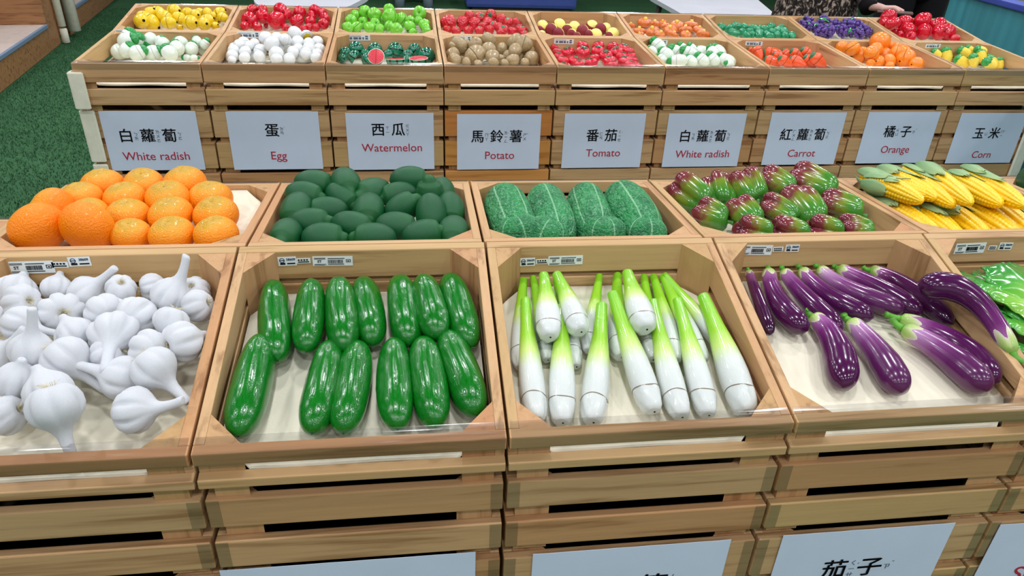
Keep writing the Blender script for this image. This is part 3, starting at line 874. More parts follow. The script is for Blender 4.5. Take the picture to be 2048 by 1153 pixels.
def potato_kind():
    out = []
    for sd, sl in ((1, None), (2, .05), (3, -.2), (4, None)):
        rnd = random.Random(sd); ph = [rnd.uniform(0, 6) for _ in range(6)]
        pr, s = sphere_prof(1.1+.15*(sd % 2), 1.12, 1.0, 18, .92, sl, .018)
        eyes = [(rnd.uniform(0, 6.28), rnd.uniform(-.7, .7)) for _ in range(7)]
        def df(x, y, z, th, t):
            k = 1+.06*math.sin(2*th+ph[0]+z)+.05*math.sin(3*th+ph[1]-2*z)+.04*math.sin(2.5*z+ph[2])
            for a, zz in eyes:
                d2 = (math.atan2(math.sin(th-a), math.cos(th-a)))**2*.8 + (z-zz)**2
                k -= .07*math.exp(-d2/.025)
            return x*k, y*k, z*(1+.03*math.sin(th+ph[3]))
        out.append([('potato', lmesh('potato', pr, 34, df, s), [M_POT, DARKM])])
    return Kind('potato', out, 'potato', 'toy potatoes in the potato tray')
def gpep_kind():
    pr, _ = sphere_prof(1.2, .95, .95, 16, .8)
    def df(x, y, z, th, t):
        k = (1 - .16*(1-abs(math.sin(2*th)))**2)*(1-.12*max(0, -z)); rr = math.hypot(x, y)
        if z > 0: z -= .25*max(0, 1-rr/.5)
        return x*k, y*k, z
    return Kind('green_pepper', [[('fruit', lmesh('fruit', pr, 32, df), [M_GPEP]), ('stem', stem_mesh(.62, .5, .12), [M_GPEP])]], 'pepper', 'toy green peppers in the green pepper tray')
def grape_kind():
    out = []
    for sd in (1, 2, 3):
        rnd = random.Random(sd); parts = []; V0, F0, _, _ = lathe(sphere_prof(1, 1, 1, 8)[0], 12)
        pts = []
        for lay, n in ((-.9, 1), (-.45, 4), (.0, 6), (.45, 6), (.85, 3)):
            for j in range(n):
                a = 2*math.pi*j/n+lay*2+rnd.uniform(-.2, .2); R = (0 if n == 1 else .32+.11*n)*rnd.uniform(.85, 1.05)
                pts.append((R*math.cos(a), R*math.sin(a)*.75, lay+rnd.uniform(-.1, .1)))
        for c in pts: parts.append(([(v[0]*.36+c[0], v[1]*.36+c[1], v[2]*.36+c[2]) for v in V0], F0))
        V, F = cat_mesh(parts)
        out.append([('berries', mesh('berries', V, F), [M_GRAPE]), ('leaf', star_leaf(5, .35, .95, 1.05, .25, name='leaf'), [M_GLEAF])])
    return Kind('grape_bunch', out, 'grapes', 'toy grape bunches in the grape tray')
def sweetp_kind():
    out = []
    for top in (.15, -.15, .35):
        A, B = sphere_prof(.85, .85, 1.0, 20)[0], None
        lo = [q for q in A if q[0] < top]; hi = [q for q in A if q[0] > top]
        rr = math.sqrt(1-(top/.85)**2)
        out.append([('skin', lmesh('skin', lo+[(top, rr)], 28), [M_MAR]),
                    ('cut_end', lmesh('cut_end', [(top, rr*1.0), (top+.02, rr*.995), (top+.025, rr*.985)]+hi, 28, None), [M_CRM, DARKM]),
                    ('slit', lmesh('slit', [(-.02, rr*.2), (.02, rr*.2)] and [(-.86*rr*.9, 1e-4), (-.6*rr, .62*rr), (0, .995*rr), (.5*rr, .80*rr), (.83*rr, .1)], 24,
                        lambda x, y, z, th, t: (y*.03, x*.93, top + abs(z)*.0 + (max(0, .85-top))*max(0, 1-(math.hypot(x, 0)/rr)**2)**.5*(1.02 if True else 1) if False else top+.02+(.84-top)*math.sqrt(max(0, 1-(x/rr)**2))*t)), [DARKM])])
    return Kind('sweet_potato', [o[:2] for o in out], 'sweet potato', 'toy sweet potatoes in the sweet potato tray')
def wm_kind():
    pr, _ = sphere_prof(1.02, 1.02, 1.0, 16)
    return Kind('watermelon', [[('watermelon', lmesh('watermelon', pr, 36), [M_WM])]], 'watermelon', 'toy watermelons in the watermelon tray')
def wmh_kind():
    pr = [q for q in sphere_prof(1, 1, 1, 16)[0] if q[0] <= .001] + [(.03, 1.0)]
    rd = [(.02, 1.0), (.04, .985), (.04, .93)]
    fl = [(.041, .93), (.05, .91), (.05, 1e-4)]
    seeds = []; V0, F0, _, _ = lathe(sphere_prof(1.6, 1.6, 1, 6)[0], 8)
    for j in range(11):
        a = 2*math.pi*j/11; R = .5 + .14*(j % 2)
        seeds.append(([(R*math.cos(a)+v[2]*.028*math.cos(a)-v[0]*.028*math.sin(a), R*math.sin(a)+v[2]*.028*math.sin(a)+v[0]*.028*math.cos(a), .052+v[1]*.012) for v in V0], F0))
    V, F = cat_mesh(seeds)
    slot = mesh('slit', *cat_mesh([([(-.93, -.018, .051), (.93, -.018, .051), (.93, .018, .051), (-.93, .018, .051), (-.93, -.018, .056), (.93, -.018, .056), (.93, .018, .056), (-.93, .018, .056)],
        [(3, 2, 1, 0), (4, 5, 6, 7), (0, 1, 5, 4), (1, 2, 6, 5), (2, 3, 7, 6), (3, 0, 4, 7)])]), False)
    return Kind('watermelon_half', [[('rind', lmesh('rind', pr, 36), [M_WM]), ('rind_edge', lmesh('rind_edge', rd, 36), [M_RIND]),
                                     ('flesh', lmesh('flesh', fl, 36), [M_FLESH]), ('seeds', mesh('seeds', V, F), [DARKM]), ('slit', slot, [DARKM])]], 'watermelon', None)
M_COB = grad('toy_cob', [(0, (250, 214, 60)), (1, (244, 222, 90))], .3, .4, .1, 3)
def toycorn_kind():
    n = 22; pr = []
    for i in range(n*3+1):
        t = i/(n*3); z = -1.9+2.9*t; r = math.sqrt(max(1e-6, 1-abs((t-.55)/.56)**2.6))*.98
        pr.append((z, max(1e-4, r*(1+.06*math.sin(t*n*.55*2*math.pi)))))
    return Kind('corn_cob', [[('cob', lmesh('cob', pr, 28), [M_COB]), ('husk', cap_mesh(.28, .97, 1.32, 'husk', .11), [M_GLEAF])]], 'corn', 'toy corn cobs in the toy corn tray')

def sc(z, ox, oy, L):
    return [tuple([ox+a[0]/z, oy+a[1]/z, a[2]/z]+[b/z for b in a[3:]]) for a in L]
def jit(v, a=.25): return (v[0]+random.uniform(-a, a), v[1]+random.uniform(-a, a), v[2]+random.uniform(-a, a))
def rnd_ori(it, k): return Quaternion((random.uniform(-1, 1), random.uniform(-1, 1), random.uniform(-1, 1), random.uniform(-1, 1))).normalized()
def up_ori(a):
    return lambda it, k: rot_to(Vector((random.uniform(-a, a), random.uniform(-a, a), 1)).normalized(), random.uniform(0, 6))
def cap_ori(it, k):
    return (it[3], it[4], random.uniform(-.5, .3)*math.hypot(it[3], it[4])) if len(it) > 3 else rnd_ori(it, k)
EGGS = [(459.5,88,12),(487,86,12),(510,86,10),(452,103,12),(435,113,12),(454,114,10),(470,96,11),(472,110,12),(491,103,11),(499,91,10),(489,118,11),(505,112,10),(520,105,13),(519,117,12),(532,76,13),(543,89,15),(556,79,14),(570,79,12),(589,65,12),(595,88,14),(575,98,11),(553,108,15),(552,118,11),(586,104,12),(597,97,10),(579,118,12),(618,86,11),(618,96,12),(644,82,11),(641,98,11),(612,107,12),(635,109,12),(605,118,12),(633,118,12),(561,95,8),(463,120,8)]
fill_tray('egg', egg_kind(), EGGS, 'white toy egg', rnd_ori, 'egg', .86)
he = half_egg(); hp = pile(TR['egg'], [(614, 73, 12)])[0]
o = he.put(hp[0], rot_to(view_dir((-.45, -.75, -.35))), hp[1], 'white toy egg half showing its yellow yolk on the egg heap'); 
RAD1 = [(192,104,17,17,-9),(220,79,17,16,-5),(226,102,15,15,-12),(254,74,15,8,-18),(254,103,15,11,-11),(272,81,15,10,-8),(275,107,16,13,-8),(301,79,13,-4,9),(306,107,16,13,-6),(325,89,14,-10,10),(339,107,16,-11,-14),(354,96,15,-8,-15),(363,85,13,-12,-6),(383,98,14,0,-17),(395,82,10,-5,-10),(411,88,10,5,-8),(406,101,8,0,-8),(319,81,10,5,-4),(374,117,8,-4,0),(389,118,8,8,0)]
fill_tray('capped white radish', rad_kind('white_radish', 'toy white radishes in the leftmost far tray', 1.16), RAD1, 'white toy radish with green cap', cap_ori, 'far corner', .85, size=.95)
RAD2 = [(1315,91,13,-9,-11),(1330,107,13,-11,-11),(1353,104,13,-13,-8),(1379,106,13,-12,-6),(1403,104,13,-14,-6),(1423,104,12,-6,-12),(1447,104,12,-10,-10),(1463,102,12,-9,-12),(1356,123,14,-19,0),(1382,124,11,-8,-10),(1404,123,12,-11,-11),(1426,123,12,-8,-10),(1450,123,13,-10,-10),(1475,123,14,-14,-9),(1495,130,8,-8,-2),(1305,102,9,-6,-8),(1323,121,10,-6,-6),(1366,97,9,-6,-6),(1384,97,9,-6,-6)]
fill_tray('long white radish', rad_kind('white_radish', 'long toy white radishes between the tomatoes and the carrots', 1.45), RAD2, 'long white toy radish', cap_ori, 'far middle', .82, size=.95)
WMS = [(712,98,15),(750,99,14),(791,100,15),(829,100,13),(687,108,13),(731,109,10),(776,109,10),(816,112,11),(859,113,16),(680,118,9),(739,122,15),(814,122,9)]
fill_tray('watermelon', wm_kind(), WMS, 'dark green striped toy watermelon', rnd_ori, 'watermelon', .85)
wh = wmh_kind()
for (it, v, lb) in (((752,113,18), (.05, -.15, 1), 'toy watermelon half standing with red cut face and slit towards the front'),
                    ((791,119,19), (0, -1, .42), 'toy watermelon half lying with its red face up, centre of the tray'),
                    ((837,117,19), (0, -1, .62), 'toy watermelon half with wide red face up near the right end of the tray'),
                    ((710,115,14), (.8, .4, -.4), 'toy watermelon half showing only green rind, left of the red standing half')):
    p_, r_2 = pile(TR['watermelon'], [it])[0]; p_ = p_ - (ray(it[0], it[1]))*.03
    wh.put(p_, rot_to(view_dir(v), 1.57), r_2, lb, tray=TR['watermelon'])
POTS = [(913,88,15),(951,89,15),(977,79,13),(1003,99,13),(1031,100,13),(1059,85,16),(1029,81,14),(977,99,14),(951,114,19),(984,115,13),(905.5,108,13),(908,122,13),(933,127,10),(926,108,8),(894,89,7),(932,86,8),(1016,113,10),(1026,122,13),(1059,109,14),(1071,119,15),(1050,126,9),(1040,117,8),(1001,122,9),(956,129,9),(987,128,10),(1073,102,8),(1086,121,7),(926,120,7),(1010,127,8)]
fill_tray('potato', potato_kind(), POTS, 'brown toy potato', rnd_ori, 'potato', .84)
TOMS = [(1136,106,14),(1166,105,15),(1165,92,12),(1196,92,12),(1225,94,12),(1196,103,14),(1233,105,14),(1257,96,13),(1102,94,8),(1113,104,10),(1117,114,11),(1125,123,13),(1149,123,13),(1189,117,11),(1212,112,14),(1244,114,13),(1264,104,11),(1276,115,12),(1182,127,14),(1219,123,14),(1250,123,14),(1282,124,12),(1128,132,10),(1158,130,11),(1226,132,12),(1260,131,12),(1292,132,11)]
fill_tray('tomato', tomato_kind(), TOMS, 'red toy tomato', up_ori(.35), 'tomato', .82)
CARS = [(1515,104,12,-3,-10),(1541,105,12,-11,-2),(1555,112,10,-8,-5),(1571,108,10,-6,-8),(1590,107,11,-11,-7),(1610,105,10,-10,-6),(1632,105,12,-10,-7),(1543,123,12,-15,-9),(1568,124,12,-14,-9),(1593,124,13,-11,-8),(1617,124,12,-12,-9),(1637,121,12,-14,-11),(1660,123,14,-14,-12),(1683,131,8,-7,-4),(1502,101,7,-4,-4)]
fill_tray('carrot', carrot_kind(), CARS, 'orange toy carrot with green cap', cap_ori, 'carrot', .75, size=.9)
ORAS = [(1705,97,15),(1683,95,13),(1758,83,19),(1722,112,17),(1743,106,15),(1751,100,15),(1781,94,11),(1768,110,15),(1791,106,13),(1810,104,15),(1836,97,13),(1853,106,16),(1842,117,18),(1808,121,17),(1777,123,14),(1755,125,13),(1863,125,11),(1878,131,15),(1779,133,9),(1741,127,9),(1895,133,9)]
fill_tray('orange', orange_kind(), ORAS, 'bright toy orange', rnd_ori, 'orange', .84)
CORT = [(1892,107,13,-2,-10),(1921,122,13,-9,-9),(1945,124,12,-4,-12),(1926,103,12,-10,-7),(1976,128,14,-15,-8),(1974,99,11,-18,-6),(1960,113,12,-8,-6),(1981,116,11,-5,-5),(2008,108,12,0,-8),(2019,125,12,-4,-10),(1998,124,11,-5,-9),(2037,131,11,0,-8),(1871,105,9,-4,-4),(1938,98,9,-3,-3)]
fill_tray('toy corn', toycorn_kind(), CORT, 'yellow toy corn cob with green husk', cap_ori, 'toy corn', .78, size=.74)
LEMS = [(265,44,17),(301,46,19),(338,47,14),(381,47,17),(408,49,15),(278,33,13),(329,33,15),(359,38,14),(390,30,13),(295,26,14),(317,24,14),(282,25,8),(349,21,14),(376,25,12),(399,24,9),(416,24,11),(444,25,13),(414,43,14),(434,42,9),(449,35,11),(424,32,9),(250,50,8),(360,57,7),(430,53,9)]
fill_tray('lemon', lemon_kind(), [(x, y, r*.86) for x, y, r in LEMS], 'yellow toy lemon', lambda it, k: jit((1, .1, .3), .7), 'lemon', .84)
REDS = [(499,42,17),(525,33,14),(552,41,18),(594,43,15),(501,19,11),(561,18,13),(571,28,13),(600,23,12),(630,22,12),(623,32,11),(652,25,10),(650,36,11),(621,44,11),(647,48,11),(632,57,8),(618,55,8),(476,53,9),(515,56,10),(532,51,5),(571,57,8),(607,58,8),(481,38,7),(526,19,11),(580,28,8)]
fill_tray('slit red apple', apple_kind('apple', M_RED, 'red toy apples beside the lemons'), REDS, 'red slit toy apple', rnd_ori, 'far left apple', .84)
GAPS = [(729,24,13),(749,29,14),(778,19,11),(779,33,16),(802,39,13),(845,25,13),(707,29,10),(693,41,12),(726,46,11),(750,47,11),(691,57,12),(713,56,13),(739,55,12),(760,60,11),(778,52,11),(793,60,13),(820,55,12),(821,41,10),(837,41,9),(849,49,12),(852,57,11),(764,42,8),(826,66,8),(856,63,8)]
fill_tray('green apple', apple_kind('apple', M_GAP, 'green toy apples in the green apple tray'), GAPS, 'light green toy apple', rnd_ori, 'green apple', .84)
STRS = [(895,47,15,-1,.1,.2),(925,47,13,-.2,1,.3),(949,48,12,-.1,1,.3),(975,46,11,-.5,.6,.6),(982,30,11,.2,-.3,-1),(959,34,10,-.6,.2,-1),(939,32,10),(1002,39,11,.1,1,.2),(1017,47,10),(1038,47,10),(912,65,10),(937,65,10,.1,.9,-.3),(959,65,10,0,.9,-.5),(979,63,10),(997,55,10),(1007,60,10,.1,.5,-1),(1002,67,9),(1024,66,10),(1039,60,9),(1045,65,10,0,.8,-.6),(894,63,9),(987,50,8),(964,55,8),(1049,69,8)]
fill_tray('strawberry', straw_kind(), STRS, 'red toy strawberry', lambda it, k: (-it[3], -it[4], -it[5]) if len(it) > 3 else jit((0, -.8, .3), .6), 'strawberry', .82)
SWPS = [(1085,51,11),(1103,62,13),(1119,49,12),(1149,53,11),(1184,52,12),(1117,67,12),(1135,61,11),(1144,68,10),(1165,65,13),(1179,69,10),(1192,69,12),(1201,60,12),(1212,56,10),(1226,67,12),(1080,62,9),(1084,68,8),(1219,72,9),(1154,72,8)]
CRMUP = {0, 2, 3, 4, 12, 13, 15, 10}
fill_tray('maroon sweet potato', sweetp_kind(), SWPS, 'maroon and cream toy sweet potato', lambda it, k: jit((.3, -.5, .9), .2) if k in CRMUP else jit((.6, -.7, -.7), .25), 'sweet potato', .82)
PUMS = [(1289,45,14),(1309,48,12),(1278,63,13),(1305,63,15),(1330,52,10),(1353,51,14),(1382,51,15),(1340,61,14),(1371,61,14),(1397,60,12),(1255,51,9),(1406,69,14),(1346,70,12),(1372,70,12),(1319,70,13),(1280,70,9),(1325,45,8)]
fill_tray('pumpkin', pumpkin_kind(), PUMS, 'orange toy pumpkin with yellow stem', up_ori(.45), 'pumpkin', .72)
GP = [(80,310),(180,340),(270,300),(280,400),(390,310),(370,370),(470,370),(500,320),(430,430),(560,330),(620,330),(610,380),(600,430),(700,400),(680,330),(760,300),(780,370),(850,350),(840,420),(920,330),(940,380),(950,430),(1030,330),(1060,370),(1140,400),(1190,440),(500,420),(740,430),(330,300),(230,370),(1130,440)]
fill_tray('green pepper', gpep_kind(), sc(6.827, 1430, 10, [(x, y, 58) for x, y in GP]), 'dark green toy pepper', rnd_ori, 'green pepper', .78)
GRS = [(1605,46,11),(1612,53,9),(1642,52,12),(1629,60,9),(1655,67,13),(1667,54,11),(1690,52,12),(1700,46,9),(1683,66,11),(1712,55,11),(1730,63,10),(1745,68,9),(1718,70,10),(1640,66,10),(1700,68,9)]
fill_tray('grape', grape_kind(), GRS, 'bunch of purple toy grapes', lambda it, k: jit((.3, -.9, .3), .7), 'grape', .7)
RDA = [(1776.5,34,15),(1775.6,47,15),(1806,45,16),(1815,60,16),(1843,43,17),(1847,66,16),(1850,37,12),(1877,66,15),(1889,50,15),(1904,67,15),(1937,65,16),(1753,44,11),(1789,64,9),(1821,74,11),(1868,51,11),(1800,70,8),(1921,77,9),(1952,78,8)]
fill_tray('whole red apple', apple_kind('apple', M_RED, 'red toy apples at the end of the far stand', (None, .1, None)), RDA, 'plump red toy apple', rnd_ori, 'end apple', .84)

# ---------------------------------------------------------------- the near stand's produce
# garlic
def garlic_mat():
    m, N, L, b = new_mat('garlic_skin', .6, .3)
    o = uv_y(N, L); v = coords(N, L, 'Object', (1, 1, .12), True)
    f = noise(N, L, v, 420, 3, .6); f2 = noise(N, L, coords(N, L, 'Object', (1, 1, 1), True), 60, 3)
    c = ramp(N, L, f2, [(.3, lin((218, 221, 227))), (.6, lin((238, 240, 244)))])
    root = ramp(N, L, o[1], [(0, lin((206, 196, 160))), (.035, lin((226, 222, 204))), (.09, (1, 1, 1, 1))])
    L.new(mixc(N, L, 1.0, c, root, 'MULTIPLY'), b.inputs['Base Color'])
    a = N.new('ShaderNodeMath'); a.operation = 'ADD'; L.new(f, a.inputs[0]); L.new(f2, a.inputs[1])
    bump(N, L, b, a.outputs[0], .6, .0016); return m
M_GAR = garlic_mat(); M_ROOT = plain('root_hairs', (222, 212, 180), .8)
def garlic_meshes(seed, long):
    rnd = random.Random(seed); n = 6 + seed % 3; ph = rnd.uniform(0, 6); bx, by = rnd.uniform(-.35, .35), rnd.uniform(-.35, .35)
    if long: pr = [(-.70, 1e-4), (-.70, .12), (-.78, .22), (-.82, .38), (-.76, .60), (-.55, .84), (-.25, .98), (.05, 1.0), (.32, .90), (.55, .70), (.74, .47), (.92, .32), (1.15, .25), (1.45, .215), (1.75, .205), (2.0, .21), (2.1, .18), (2.12, .10), (2.12, 1e-4)]
    else: pr = [(-.70, 1e-4), (-.70, .12), (-.78, .22), (-.82, .38), (-.76, .60), (-.55, .84), (-.25, .98), (.05, 1.0), (.32, .92), (.55, .74), (.72, .52), (.86, .34), (1.0, .24), (1.15, .2), (1.2, .15), (1.21, 1e-4)]
    P2 = []
    for a, b in zip(pr, pr[1:]): P2 += [a, ((a[0]+b[0])/2, (a[1]+b[1])/2)]
    P2.append(pr[-1])
    def df(x, y, z, th, t):
        w_ = max(0, 1-abs(z+.05)/.9)**.6
        c = abs(math.sin(n*th/2+ph+.25*z)); k = 1 - .19*w_*(1-c)**2.0 + .05*w_*math.sin(2*th+ph*2)
        s = max(0, z-.5)
        return x*k + bx*s*s*.35, y*k + by*s*s*.35, z + .05*w_*math.cos(th*2+ph)*0
    body = lmesh('bulb', P2, 56, df)
    parts = []
    for j in range(26):
        a = rnd.uniform(0, 6.28); l = rnd.uniform(.18, .42); r0 = rnd.uniform(.02, .14)
        p = [Vector((r0*math.cos(a), r0*math.sin(a), -.69)), Vector(((r0+l*.3)*math.cos(a), (r0+l*.3)*math.sin(a), -.86)), Vector(((r0+l*.8)*math.cos(a+.4), (r0+l*.8)*math.sin(a+.4), -.92-l*.15))]
        V, F, _ = tube(p, [.012, .010, .005], 4); parts.append((V, F))
    return [('bulb', body, [M_GAR]), ('roots', mesh('roots', *cat_mesh(parts)), [M_ROOT])]
GK = Kind('garlic_bulb', [garlic_meshes(k, k < 4) for k in range(8)], 'garlic', 'garlic bulbs in the front left tray')
GARL = [(38,578,35,0,-1,-.6,0),(43,606,37,-1,.2,-.5,0),(115,575,27,0,-1,-.4,0),(178,583,37,55,-45,10,1),(243,578,30,-.5,.7,-.8,0),(308,573,27,1,-.2,-.5,0),(343,590,40,34,-48,10,1),(408,575,28,0,.6,-1,0),
 (399,613,33,-1,.3,-.2,0),(122,626,42,-.6,0,-.8,0),(210,622,37,-.7,-.4,-.6,0),(277,632,40,.3,-.5,-.8,0),(342,645,33,-.3,1,.2,1),(43,648,37,70,26,0,1),(0,640,30,.3,-1,-.3,0),(64,700,42,14,-53,20,1),(-10,715,40,60,-47,5,1),
 (150,668,37,-.6,-.8,0,0),(228,670,48,15,26,44,1),(298,700,40,-.8,-.1,-.5,0),(380,683,42,.6,-.2,-.8,0),(132,720,46,50,46,-8,1),(216,712,40,-84,36,5,1),(243,756,45,-65,-25,15,1),(341,738,45,49,49,0,1),(33,760,40,.5,-1,.3,0),
 (98,785,49,-.5,-1,0,0),(10,833,42,-1,.5,0,0),(96,838,52,17,67,-5,1),(297,820,46,83,-7,5,1)]
def neck_word(v):
    a = math.degrees(math.atan2(-v[1], v[0]))
    names = [(0, 'right'), (45, 'up and right'), (90, 'up'), (135, 'up and left'), (180, 'left'), (-180, 'left'), (-135, 'down and left'), (-90, 'down'), (-45, 'down and right')]
    return min(names, key=lambda q: abs(q[0]-a))[1]
_gr = pile(TR['garlic'], [(x, y, r*1.08) for x, y, r, *_ in GARL], .70, .8); _gp = rows_of(GARL)
for k, it in sorted(enumerate(GARL), key=lambda q: q[1][1]):
    p, r = _gr[k]; q = rot_to(view_dir(it[3:6]), random.uniform(0, 6))
    lb = 'white garlic bulb, %s, %s, garlic tray' % ('neck pointing '+neck_word(it[3:5]) if it[6] else 'short necked', place_words(_gp[k]))
    GK.put(p, q, r, lb, pick=(k % 4) if it[6] else 4 + k % 4, tray=TR['garlic'])

# cucumbers
def cuc_mat():
    m, N, L, b = new_mat('cucumber_skin', .15, .4, .3)
    o = uv_y(N, L); v = coords(N, L, 'Object', (1, 1, .35), True)
    f = noise(N, L, v, 38, 3); vo = N.new('ShaderNodeTexVoronoi'); vo.inputs['Scale'].default_value = 95; L.new(coords(N, L, 'Object', (1, 1, .7), True), vo.inputs['Vector'])
    oi = N.new('ShaderNodeObjectInfo')
    c = ramp(N, L, f, [(.3, lin((8, 92, 20))), (.55, lin((12, 112, 26))), (.8, lin((28, 128, 34)))])
    e = ramp(N, L, o[1], [(0, lin((66, 150, 46))), (.16, (1, 1, 1, 1)), (.82, (1, 1, 1, 1)), (1, lin((170, 220, 120)))])
    L.new(mixc(N, L, 1.0, c, e, 'MULTIPLY') if False else c, b.inputs['Base Color'])
    bump(N, L, b, vo.outputs[0], .09, .003); return m
M_CUC = cuc_mat()
def cuc_meshes(sd, bend):
    rnd = random.Random(sd); ph = [rnd.uniform(0, 6) for _ in range(4)]; pr = []
    bmp = [(rnd.uniform(0, 6.28), rnd.uniform(-.4, .42)) for _ in range(26)]
    for i in range(41):
        t = i/40; z = -.5+t; u = abs(2*t-1)
        r = (1-u**4.2)**.5*(1 - .10*(t-.45)**2*4) * (.93 + .07*math.cos(3*(t-.4)))
        pr.append((z, max(r*.5, 1e-4)))
    def df(x, y, z, th, t):
        k = 1 + .025*math.sin(3*th+ph[0]+4*z) + .02*math.sin(5*th+ph[1])
        for a, zz in bmp:
            d = math.atan2(math.sin(th-a), math.cos(th-a)); k += .028*math.exp(-(d*d/.012 + (z-zz)**2/.0003))
        s = .48*2
        return x*k*s + bend*(.25-z*z)*.30, y*k*s, z
    return [('fruit', lmesh('fruit', pr, 36, df), [M_CUC]), ('tip_hole', lmesh('tip_hole', [(-.504, 1e-4), (-.503, .016), (-.496, .02)], 10), [DARKM])]
CK = Kind('cucumber', [cuc_meshes(k, b) for k, b in enumerate((-.25, .12, .3, -.1))], 'cucumber', 'glossy cucumbers in the cucumber tray')
def along(t, a, b, ha, hb):
    """thing lying along a tray from pixel a to pixel b, its axis ha and hb above the liner"""
    A = t.M @ floor_hit(t, a[0], a[1], ha); B = t.M @ floor_hit(t, b[0], b[1], hb); return A, B
def lay(kind, tn, a, b, h, wpx, label, pick=None, spin=0.0, tip=(.06, .06), wide=1.0, settle_it=True):
    t = TR[tn]; A, B = along(t, a, b, *(h if isinstance(h, tuple) else (h, h)))
    d = A-B; ln = d.length; c = (A+B)/2; zc = (c-CAM).dot(CF); w_ = wpx/FPX*zc
    up = CAM - c; X = up.cross(d).normalized()
    Y = d.cross(X).normalized(); R = Matrix((X, -Y, d.normalized())).transposed()
    if R.determinant() < 0: R = Matrix((-X, -Y, d.normalized())).transposed()
    q = R.to_quaternion() @ Quaternion((0, 0, 1), spin)
    return kind.put(c, q, (w_, w_, ln), label, pick, t if settle_it else None, True, 6)
s_ = lambda L, z, ox, oy: [(ox+a/z, oy+b/z) for a, b in L]
CUCS = [(435,108,460,578,180,0),(680,128,645,558,188,1),(840,110,880,540,196,1),(990,112,1055,512,190,3),(1210,96,1270,503,186,1),(1350,95,1450,465,196,0),(1530,72,1665,497,190,3),
        (312,473,160,1078,235,2),(800,502,680,1055,222,2),(965,503,870,1053,222,1),(1178,486,1200,1030,216,0),(1350,478,1430,1015,220,3),(1540,438,1735,940,222,2)]
for k, (x0, y0, x1, y1, wd, pk) in enumerate(CUCS):
    (a, b) = s_([(x0, y0), (x1, y1)], 3.035, 400, 520)
    lb = 'glossy green cucumber, %s of the back row, cucumber tray' % ('left end' if k == 0 else 'right end' if k == 6 else ORD[k]+' along') if k < 7 else \
         'glossy green cucumber, %s of the front row, cucumber tray' % ('alone at the left end' if k == 7 else 'right end' if k == 12 else ORD[k-8]+' after the gap')
    lay(CK, 'cucumber', a, b, .023, 1.09*wd/3.035/.96, lb, pk, random.uniform(-.3, .3))

# water bamboo shoots
M_BAM = grad('water_bamboo_skin', [(0, (206, 211, 210)), (.46, (210, 216, 210)), (.55, (196, 222, 120)), (.65, (146, 202, 34)), (.9, (120, 194, 22)), (1, (150, 206, 66))], .26, .35, .05, 40, .5, .25, 70, False, (1, 1, .5))
M_TWINE = plain('brown_thread', (122, 108, 88), .7)
def bam_meshes(sd, bend):
    rnd = random.Random(sd); ph = rnd.uniform(0, 6)
    ctl = [(-.5, .16), (-.497, .26), (-.47, .36), (-.42, .43), (-.36, .47), (-.28, .49), (-.2, .49), (-.1, .46), (0, .41), (.1, .35), (.2, .29), (.3, .25), (.4, .225), (.47, .21), (.499, .20), (.5, 1e-4)]
    pr = [(-.5, 1e-4)]
    for a, b in zip(ctl, ctl[1:]): pr += [a, ((a[0]+b[0])/2, (a[1]+b[1])/2)]
    pr.append(ctl[-1])
    def df(x, y, z, th, t):
        k = 1+.03*math.sin(3*th+ph)+.025*math.sin(2*th+5*z)
        if z < -.34: k *= 1 + .07*abs(math.cos(2.5*th+ph)) - .03 + .03*math.sin(7*th+30*z)      # the cut, carved foot
        return x*k + bend*(.25-z*z)*.6, y*k*.92, z
    ring = []
    rz = -.335; rr = .480
    for j in range(33):
        th = 2*math.pi*j/32; x, y, z = df(rr*1.012*math.cos(th), rr*1.012*math.sin(th), rz, th, .2); ring.append(Vector((x, y, rz+.008*math.sin(2*th+ph))))
    R = lambda z, r: None
    V, F = [], []
    for j in range(32):
        p = ring[j]
        for dz, k in ((-.0035, 1.0), (0, 1.02), (.0035, 1.0)): V.append((p.x*k, p.y*k, p.z+dz))
    for j in range(32):
        a, b = 3*j, 3*((j+1) % 32); F += [(a, b, b+1, a+1), (a+1, b+1, b+2, a+2)]
    hole = lmesh('tip_hole', [(-.5035, 1e-4), (-.503, .035), (-.497, .04)], 10, lambda x, y, z, th, t: (x+.05, y*1, z))
    return [('shoot', lmesh('shoot', pr, 36, df), [M_BAM]), ('thread_ring', mesh('thread_ring', V, F), [M_TWINE]), ('tip_hole', hole, [DARKM])]
BK = Kind('water_bamboo_shoot', [bam_meshes(k, b) for k, b in enumerate((-.35, .1, .3, -.1))], 'vegetable', 'water bamboo shoots')
